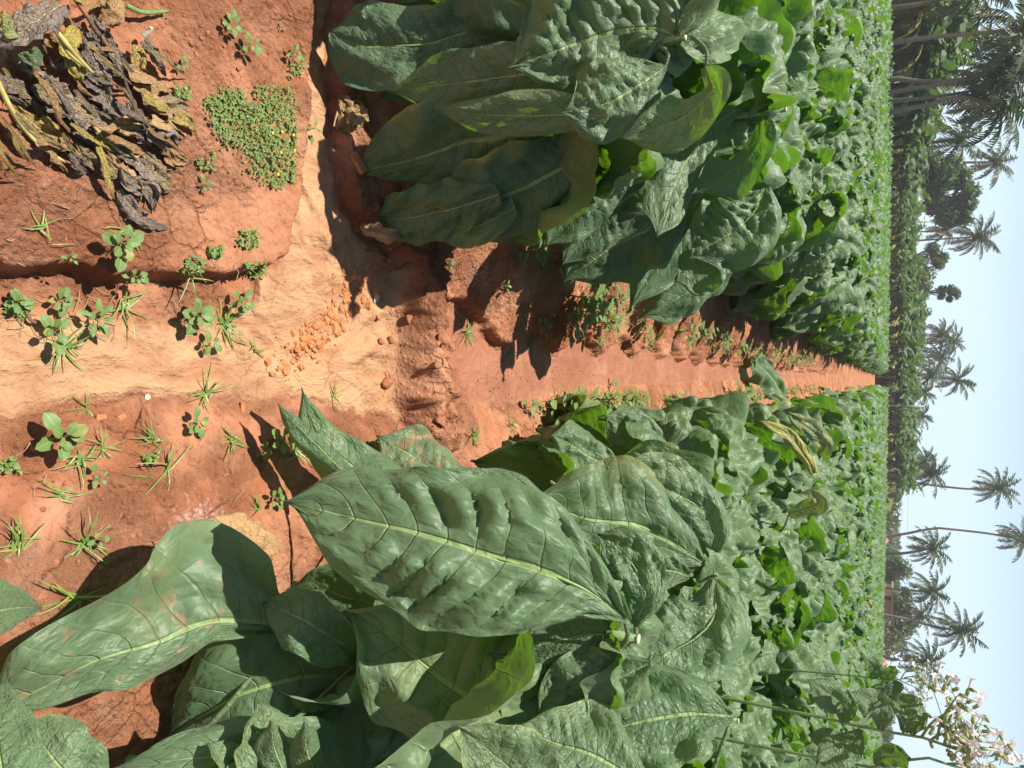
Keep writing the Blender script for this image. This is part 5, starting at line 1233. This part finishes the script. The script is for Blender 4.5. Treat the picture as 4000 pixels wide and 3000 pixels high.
tree(2450, 100, (3480, 2450), [(3530, 2460, 55), (3500, 2430, 50), (3500, 2480, 40)], 'tree right of the brown hut behind the leaning palm', 10, M_TREE2, .2, 1000)
tree(2680, 120, (3470, 2680), [(3495, 2690, 45), (3480, 2640, 40)], 'low tree beside the red roof', 11, None, .2, 900)
tree(250, 62, (3650, 250), [(3690, 250, 75), (3640, 200, 70)], 'dense tree behind the left palms', 12, None, .25, 1200)
tree(80, 58, (3690, 80), [(3760, 70, 75), (3740, 130, 70)], 'dense tree at the far left behind the palms', 13, None, .25, 1200)
# hut, red roof, pole, wires, sign, person
def box(mb, a, b):
    (x0, y0, z0), (x1, y1, z1) = a, b
    v = [(x, y, z) for x in (x0, x1) for y in (y0, y1) for z in (z0, z1)]
    mb.add(v, [[0, 1, 3, 2], [4, 6, 7, 5], [0, 4, 5, 1], [2, 3, 7, 6], [0, 2, 6, 4], [1, 5, 7, 3]]); return mb
Yh = 84; a, b2 = at(2312, Yh), at(2402, Yh); zt = top_z(3482, 2350, Yh)
t = empty('brown_hut', (a[0], Yh, 0), 'low brown-walled hut with a flat pale roof at the edge of the field', 'hut')
wd = b2[0] - a[0]
box(MB(), (0, 0, 0), (wd * .20, 3.2, zt)).build('plastered_wall', M_HUTP, t, False)
box(MB(), (wd * .20 + .003, .12, 0), (wd * .36, 3.2, zt)).build('doorway', M_HUTD, t, False)
box(MB(), (wd * .36 + .003, 0, 0), (wd, 3.2, zt)).build('wall', M_HUTW, t, False)
box(MB(), (-.25, -.35, zt + .003), (wd + .3, 3.5, zt + .17)).build('roof', M_ROOF, t, False)
Yr = 110; a, b2 = at(2700, Yr), at(2750, Yr); zr = top_z(3465, 2725, Yr)
t = empty('tiled_house', (a[0], Yr, 0), 'distant house with a red tiled roof showing behind the flowering plant', 'house'); wd = b2[0] - a[0]
box(MB(), (0, 0, 0), (wd, 4, zr * .6)).build('wall', M_HUTP, t, False)
m = MB(); e = zr * .6 + .003; m.add([(-.2, -.3, e), (wd + .2, -.3, e), (wd + .2, 4.3, e), (-.2, 4.3, e), (wd * .25, 2, zr), (wd * .75, 2, zr)], [[0, 1, 5, 4], [2, 3, 4, 5], [0, 3, 2, 1]], [[1, 2, 5], [3, 0, 4]]); m.build('roof', M_TILE, t, False)
def pole(py, Y, px_top, r, label):
    b = at(py, Y, .1); zt = top_z(px_top, py, Y); t = empty('utility_pole', b, label, 'utility pole')
    tube(MB(), [(0, 0, 0), (0, 0, zt - .1)], [r, r * .7], 8).build('shaft', M_POLE, t)
    m = MB(); tube(m, [(-.5, 0, zt - .5), (.5, 0, zt - .5)], .04, 5); m.build('crossarm', M_POLE, t)
    return np.array([b[0], b[1], zt - .5])
pole(1583, 74, 3608, .09, 'grey concrete utility pole rising from the banana grove')
pole(875, 72, 3632, .17, 'thick grey pole standing before the trees')
for i, (px0, px1) in enumerate(((3800, 3812), (3828, 3836), (3850, 3850), (3870, 3868))):
    p0, p1 = P(px0, -300, 130), P(px1, 700, 130); u = np.linspace(0, 1, 14)[:, None]
    pts = p0 + (p1 - p0) * u - np.array([0, 0, 1.2]) * 4 * u * (1 - u) * .15
    m = MB(); tube(m, pts - p0, .014, 4); tag(m.build('power_line', M_WIRE, None, loc=p0), 'thin power line crossing the sky between the left palms', 'power line', 'power lines at the left')
m = MB(); p0, p1 = P(3548, 1880, 140), P(3536, 2700, 140); u = np.linspace(0, 1, 12)[:, None]; tube(m, (p1 - p0) * u, .014, 4)
tag(m.build('power_line', M_WIRE, None, loc=p0), 'thin power line low over the grassy bank on the right', 'power line')
M_ORANGE = plain('orange_board', (.62, .26, .03), (.70, .33, .05), .6, .3, 3)
M_SHIRT = plain('white_shirt', (.70, .66, .66), (.8, .76, .76), .8, .2, 6)
M_SKIN = plain('skin', (.17, .085, .05), (.22, .11, .07), .6, .3, 6)
M_TROUS = plain('dark_cloth', (.08, .05, .05), (.13, .09, .09), .8, .2, 6)
M_BLUEP = plain('blue_plastic', (.10, .32, .55), (.2, .5, .7), .5, .4, 3)
Ys = 70; c = P(3545, 712, Ys); t = empty('orange_sign', (c[0], Ys, .1), 'small orange round sign on a post before the trees', 'sign')
tube(MB(), [(0, .06, 0), (0, .06, c[2] - .1)], .035, 6).build('post', M_POLE, t)
tube(MB(), [(0, 0, c[2] - .1), (0, .03, c[2] - .1)], .19, 16).build('board', M_ORANGE, t)
Yp = 66; c = at(640, Yp); t = empty('person', (c[0], Yp, .1), 'person in a white shirt standing beyond the far edge of the field', 'person')
import bmesh
def skin_body(name, mat, V, E, rad, parent):
    me = bpy.data.meshes.new(name); me.from_pydata(V, E, []); o = link(name, me, parent); me.materials.append(mat)
    md = o.modifiers.new('skin', 'SKIN')
    me.skin_vertices[0].data
    for i, r_ in enumerate(rad): me.skin_vertices[0].data[i].radius = (r_, r_)
    me.skin_vertices[0].data[0].use_root = True
    o.modifiers.new('sub', 'SUBSURF').levels = 1; o.modifiers['sub'].render_levels = 1
    return o
def ensure_skin(name, mat, V, E, rad, parent):
    bm = bmesh.new(); lay = bm.verts.layers.skin.verify(); vs = [bm.verts.new(v) for v in V]
    for i, v in enumerate(vs): v[lay].radius = (rad[i], rad[i]); v[lay].use_root = (i == 0)
    for a, b in E: bm.edges.new((vs[a], vs[b]))
    me = bpy.data.meshes.new(name); bm.to_mesh(me); bm.free(); me.materials.append(mat)
    o = link(name, me, parent); o.modifiers.new('skin', 'SKIN'); s = o.modifiers.new('sub', 'SUBSURF'); s.levels = 1; s.render_levels = 1
    return o
ensure_skin('body', M_SKIN, [(0, 0, .92), (0, 0, 1.2), (0, 0, 1.42), (0, 0, 1.52), (0, -.02, 1.62), (0, 0, 1.7), (.19, 0, 1.40), (.25, -.03, 1.12), (.24, -.12, .90), (-.19, 0, 1.40), (-.25, -.03, 1.12), (-.24, -.12, .90), (.10, 0, .86), (.11, -.02, .48), (.11, .02, .06), (.11, -.12, .03), (-.10, 0, .86), (-.12, .04, .48), (-.12, .08, .06), (-.12, -.06, .03)],
  [(0, 1), (1, 2), (2, 3), (3, 4), (4, 5), (2, 6), (6, 7), (7, 8), (2, 9), (9, 10), (10, 11), (0, 12), (12, 13), (13, 14), (14, 15), (0, 16), (16, 17), (17, 18), (18, 19)],
  [.13, .12, .11, .055, .09, .07, .055, .042, .03, .055, .042, .03, .085, .06, .04, .03, .085, .06, .04, .03], t)
ensure_skin('shirt', M_SHIRT, [(0, 0, .90), (0, 0, 1.2), (0, 0, 1.43), (.20, 0, 1.40), (.25, -.02, 1.2), (-.20, 0, 1.40), (-.25, -.02, 1.2)], [(0, 1), (1, 2), (2, 3), (3, 4), (2, 5), (5, 6)], [.17, .16, .14, .075, .07, .075, .07], t)
ensure_skin('trousers', M_TROUS, [(0, 0, .94), (.10, 0, .86), (.11, -.02, .48), (.11, .02, .12), (-.10, 0, .86), (-.12, .04, .48), (-.12, .08, .12)], [(0, 1), (1, 2), (2, 3), (0, 4), (4, 5), (5, 6)], [.15, .11, .085, .07, .11, .085, .07], t)
c = P(3500, 768, 66); t = empty('water_tank', (c[0], 66, .1), 'small blue plastic tank half hidden at the field edge', 'tank')
tube(MB(), [(0, 0, 0), (0, 0, .1), (0, 0, 1.15), (0, 0, 1.35), (0, 0, 1.4)], [.5, .52, .52, .4, .2], 16).build('barrel', M_BLUEP, t)
tube(MB(), [(0, 0, 1.402), (0, 0, 1.47)], .2, 14).build('lid', M_BLUEP, t)
# ------------------------------------------------------------------ flowering tobacco on the right
def flowering(foot, pts, Y, label, seed, heads, leaves, s=1.0):
    b = np.array([*foot, hgt(*foot)]); t = empty('flowering_tobacco_plant', b, label, 'tobacco plant')
    rg = random.Random(seed)
    line = np.vstack([[0, 0, -.05], [P(px, py, Y) - b for px, py in pts]])
    m = MB(); tube(m, spline(line, 20), np.linspace(.0075, .0035, 20), 7); m.build('stalk', M_STALK, t)
    for (bx, by, hx, hy, n, sp) in heads:
        a = P(bx, by, Y) - b; c = P(hx, hy, Y) - b
        hd = MB(); tube(hd, spline([a, (a + c) / 2 + [0, 0, -.01], c], 7), np.linspace(.004, .002, 7), 5)
        br = hd.build('flower_branch', M_STALK, t)
        ca = MB()
        for i in range(int(n * 1.0)):
            d = norm(np.array([rg.gauss(0, 1), rg.gauss(0, 1), rg.uniform(-.2, 1.4)])); o = c + np.array([rg.gauss(0, sp), rg.gauss(0, sp), rg.gauss(0, sp * .8)])
            tube(ca, [c + (o - c) * .3, o], .0012, 3, False); tube(ca, [o, o + d * .016, o + d * .02], [.0045, .005, .003], 5)
            if rg.random() < .62:
                fl = MB(); e1, e2 = o + d * .02, o + d * .046
                tube(fl, [e1, (e1 + e2) / 2, e2], [.0026, .003, .0052], 6, False, [.3, 0, 0])
                x_ = norm(np.cross(d, [0.3, .2, 1])); y_ = np.cross(d, x_)
                for j in range(5):
                    th = j * 1.2566; r_ = x_ * math.cos(th) + y_ * math.sin(th); q_ = -x_ * math.sin(th) + y_ * math.cos(th)
                    fl.add([e2 + r_ * .002, e2 + r_ * .008 + q_ * .0055 + d * .003, e2 + r_ * .0135 + d * .002, e2 + r_ * .008 - q_ * .0055 + d * .003], [[0, 1, 2, 3]], None, None, [rg.random(), 0, 0])
                fl.build('blossom', M_PETAL, br)
        ca.build('calyx_cluster', M_CALYX, br)
    for k, (pp, y0, y1, kw) in enumerate(leaves): hero(t, pp, y0, y1, seed=600 + seed * 10 + k, nu=30, nv=9, **kw)
    return t
flowering((1.02, 2.25), [(3150, 2790), (3350, 2840), (3600, 2880), (3760, 2935)], 2.2, 'tall tobacco plant with clusters of pale pink flowers at the right edge', 1,
  [(3560, 2870, 3690, 2830, 10, .035), (3600, 2880, 3720, 2770, 12, .035), (3640, 2890, 3730, 2860, 14, .04), (3700, 2915, 3790, 2930, 16, .04), (3740, 2930, 3850, 2960, 14, .04), (3690, 2905, 3760, 2800, 12, .04), (3660, 2890, 3740, 2720, 8, .03)],
  [([(3440, 2850, 8, 8), (3440, 2780, 40, 45), (3380, 2730, 42, 42), (3320, 2700, 0, 0)], 2.2, 2.1, dict(tint=.7, fold=.3, curl=.6, rip=.12)),
   ([(3530, 2860, 8, 8), (3540, 2800, 55, 45), (3510, 2750, 55, 45), (3470, 2720, 0, 0)], 2.2, 2.3, dict(tint=.3, tilt=30, fold=.3, curl=.5, rip=.10)),
   ([(3560, 2870, 6, 6), (3580, 2845, 10, 10), (3605, 2815, 0, 0)], 2.2, 2.15, dict(tint=.3, fold=.3, curl=.3, rip=.05)),
   ([(3360, 2850, 8, 8), (3320, 2910, 50, 45), (3250, 2960, 50, 50), (3180, 3000, 0, 0)], 2.2, 2.05, dict(tint=.3, tilt=20, fold=.3, curl=.6, rip=.10)),
   ([(3300, 2830, 8, 8), (3290, 2760, 45, 45), (3220, 2700, 50, 50), (3150, 2650, 0, 0)], 2.2, 2.1, dict(tint=.6, fold=.3, curl=.6, rip=.12))])
flowering((1.22, 2.35), [(3200, 2960), (3400, 2985), (3620, 2960), (3780, 3010)], 2.3, 'second flowering tobacco stem, lower and mostly cut by the picture edge', 2,
  [(3700, 2985, 3840, 2990, 14, .04), (3760, 3005, 3900, 3010, 10, .04)],
  [([(3420, 2985, 8, 8), (3460, 2960, 35, 35), (3520, 2955, 40, 38), (3560, 2960, 0, 0)], 2.3, 2.25, dict(tint=.3, tilt=30, fold=.3, curl=.5, rip=.1)),
   ([(3300, 2975, 8, 8), (3280, 2920, 40, 40), (3220, 2890, 40, 40), (3150, 2870, 0, 0)], 2.3, 2.2, dict(tint=.5, fold=.3, curl=.5, rip=.1))])
flowering((2.1, 5.2), [(3330, 2640), (3450, 2660), (3540, 2650)], 5.1, 'thinner flowering tobacco plant with many small buds, standing further off', 3,
  [(3520, 2650, 3570, 2600, 14, .05), (3530, 2650, 3590, 2640, 18, .06), (3510, 2655, 3590, 2690, 18, .06), (3500, 2660, 3590, 2730, 12, .05), (3530, 2650, 3600, 2660, 14, .06)],
  [([(3400, 2650, 6, 6), (3420, 2620, 22, 20), (3400, 2590, 22, 20), (3370, 2570, 0, 0)], 5.1, 5.0, dict(tint=.4, fold=.3, curl=.6)),
   ([(3440, 2655, 6, 6), (3470, 2640, 18, 18), (3490, 2615, 16, 16), (3500, 2600, 0, 0)], 5.1, 5.0, dict(tint=.4, fold=.3, curl=.6)),
   ([(3460, 2660, 6, 6), (3450, 2690, 24, 20), (3420, 2710, 24, 20), (3380, 2720, 0, 0)], 5.1, 5.0, dict(tint=.3, fold=.3, curl=.6)),
   ([(3490, 2660, 6, 6), (3510, 2680, 18, 16), (3500, 2700, 12, 10), (3480, 2715, 0, 0)], 5.1, 5.1, dict(tint=.4, fold=.3, curl=.6))])

# ------------------------------------------------------------------ haze
mh = bpy.data.materials.new('haze'); mh.use_nodes = True; mh.node_tree.nodes.clear()
pv = mh.node_tree.nodes.new('ShaderNodeVolumePrincipled'); pv.inputs['Color'].default_value = (.93, .97, 1, 1); pv.inputs['Density'].default_value = HAZE; pv.inputs['Anisotropy'].default_value = .2
oo = mh.node_tree.nodes.new('ShaderNodeOutputMaterial'); mh.node_tree.links.new(pv.outputs[0], oo.inputs['Volume'])
m = MB(); box(m, (-330, -40, -1.5), (330, 420, 26))
hz_o = m.build('haze', mh, None, False); tag(hz_o, 'thin pale haze in the air over the whole field', 'haze', kind='stuff')
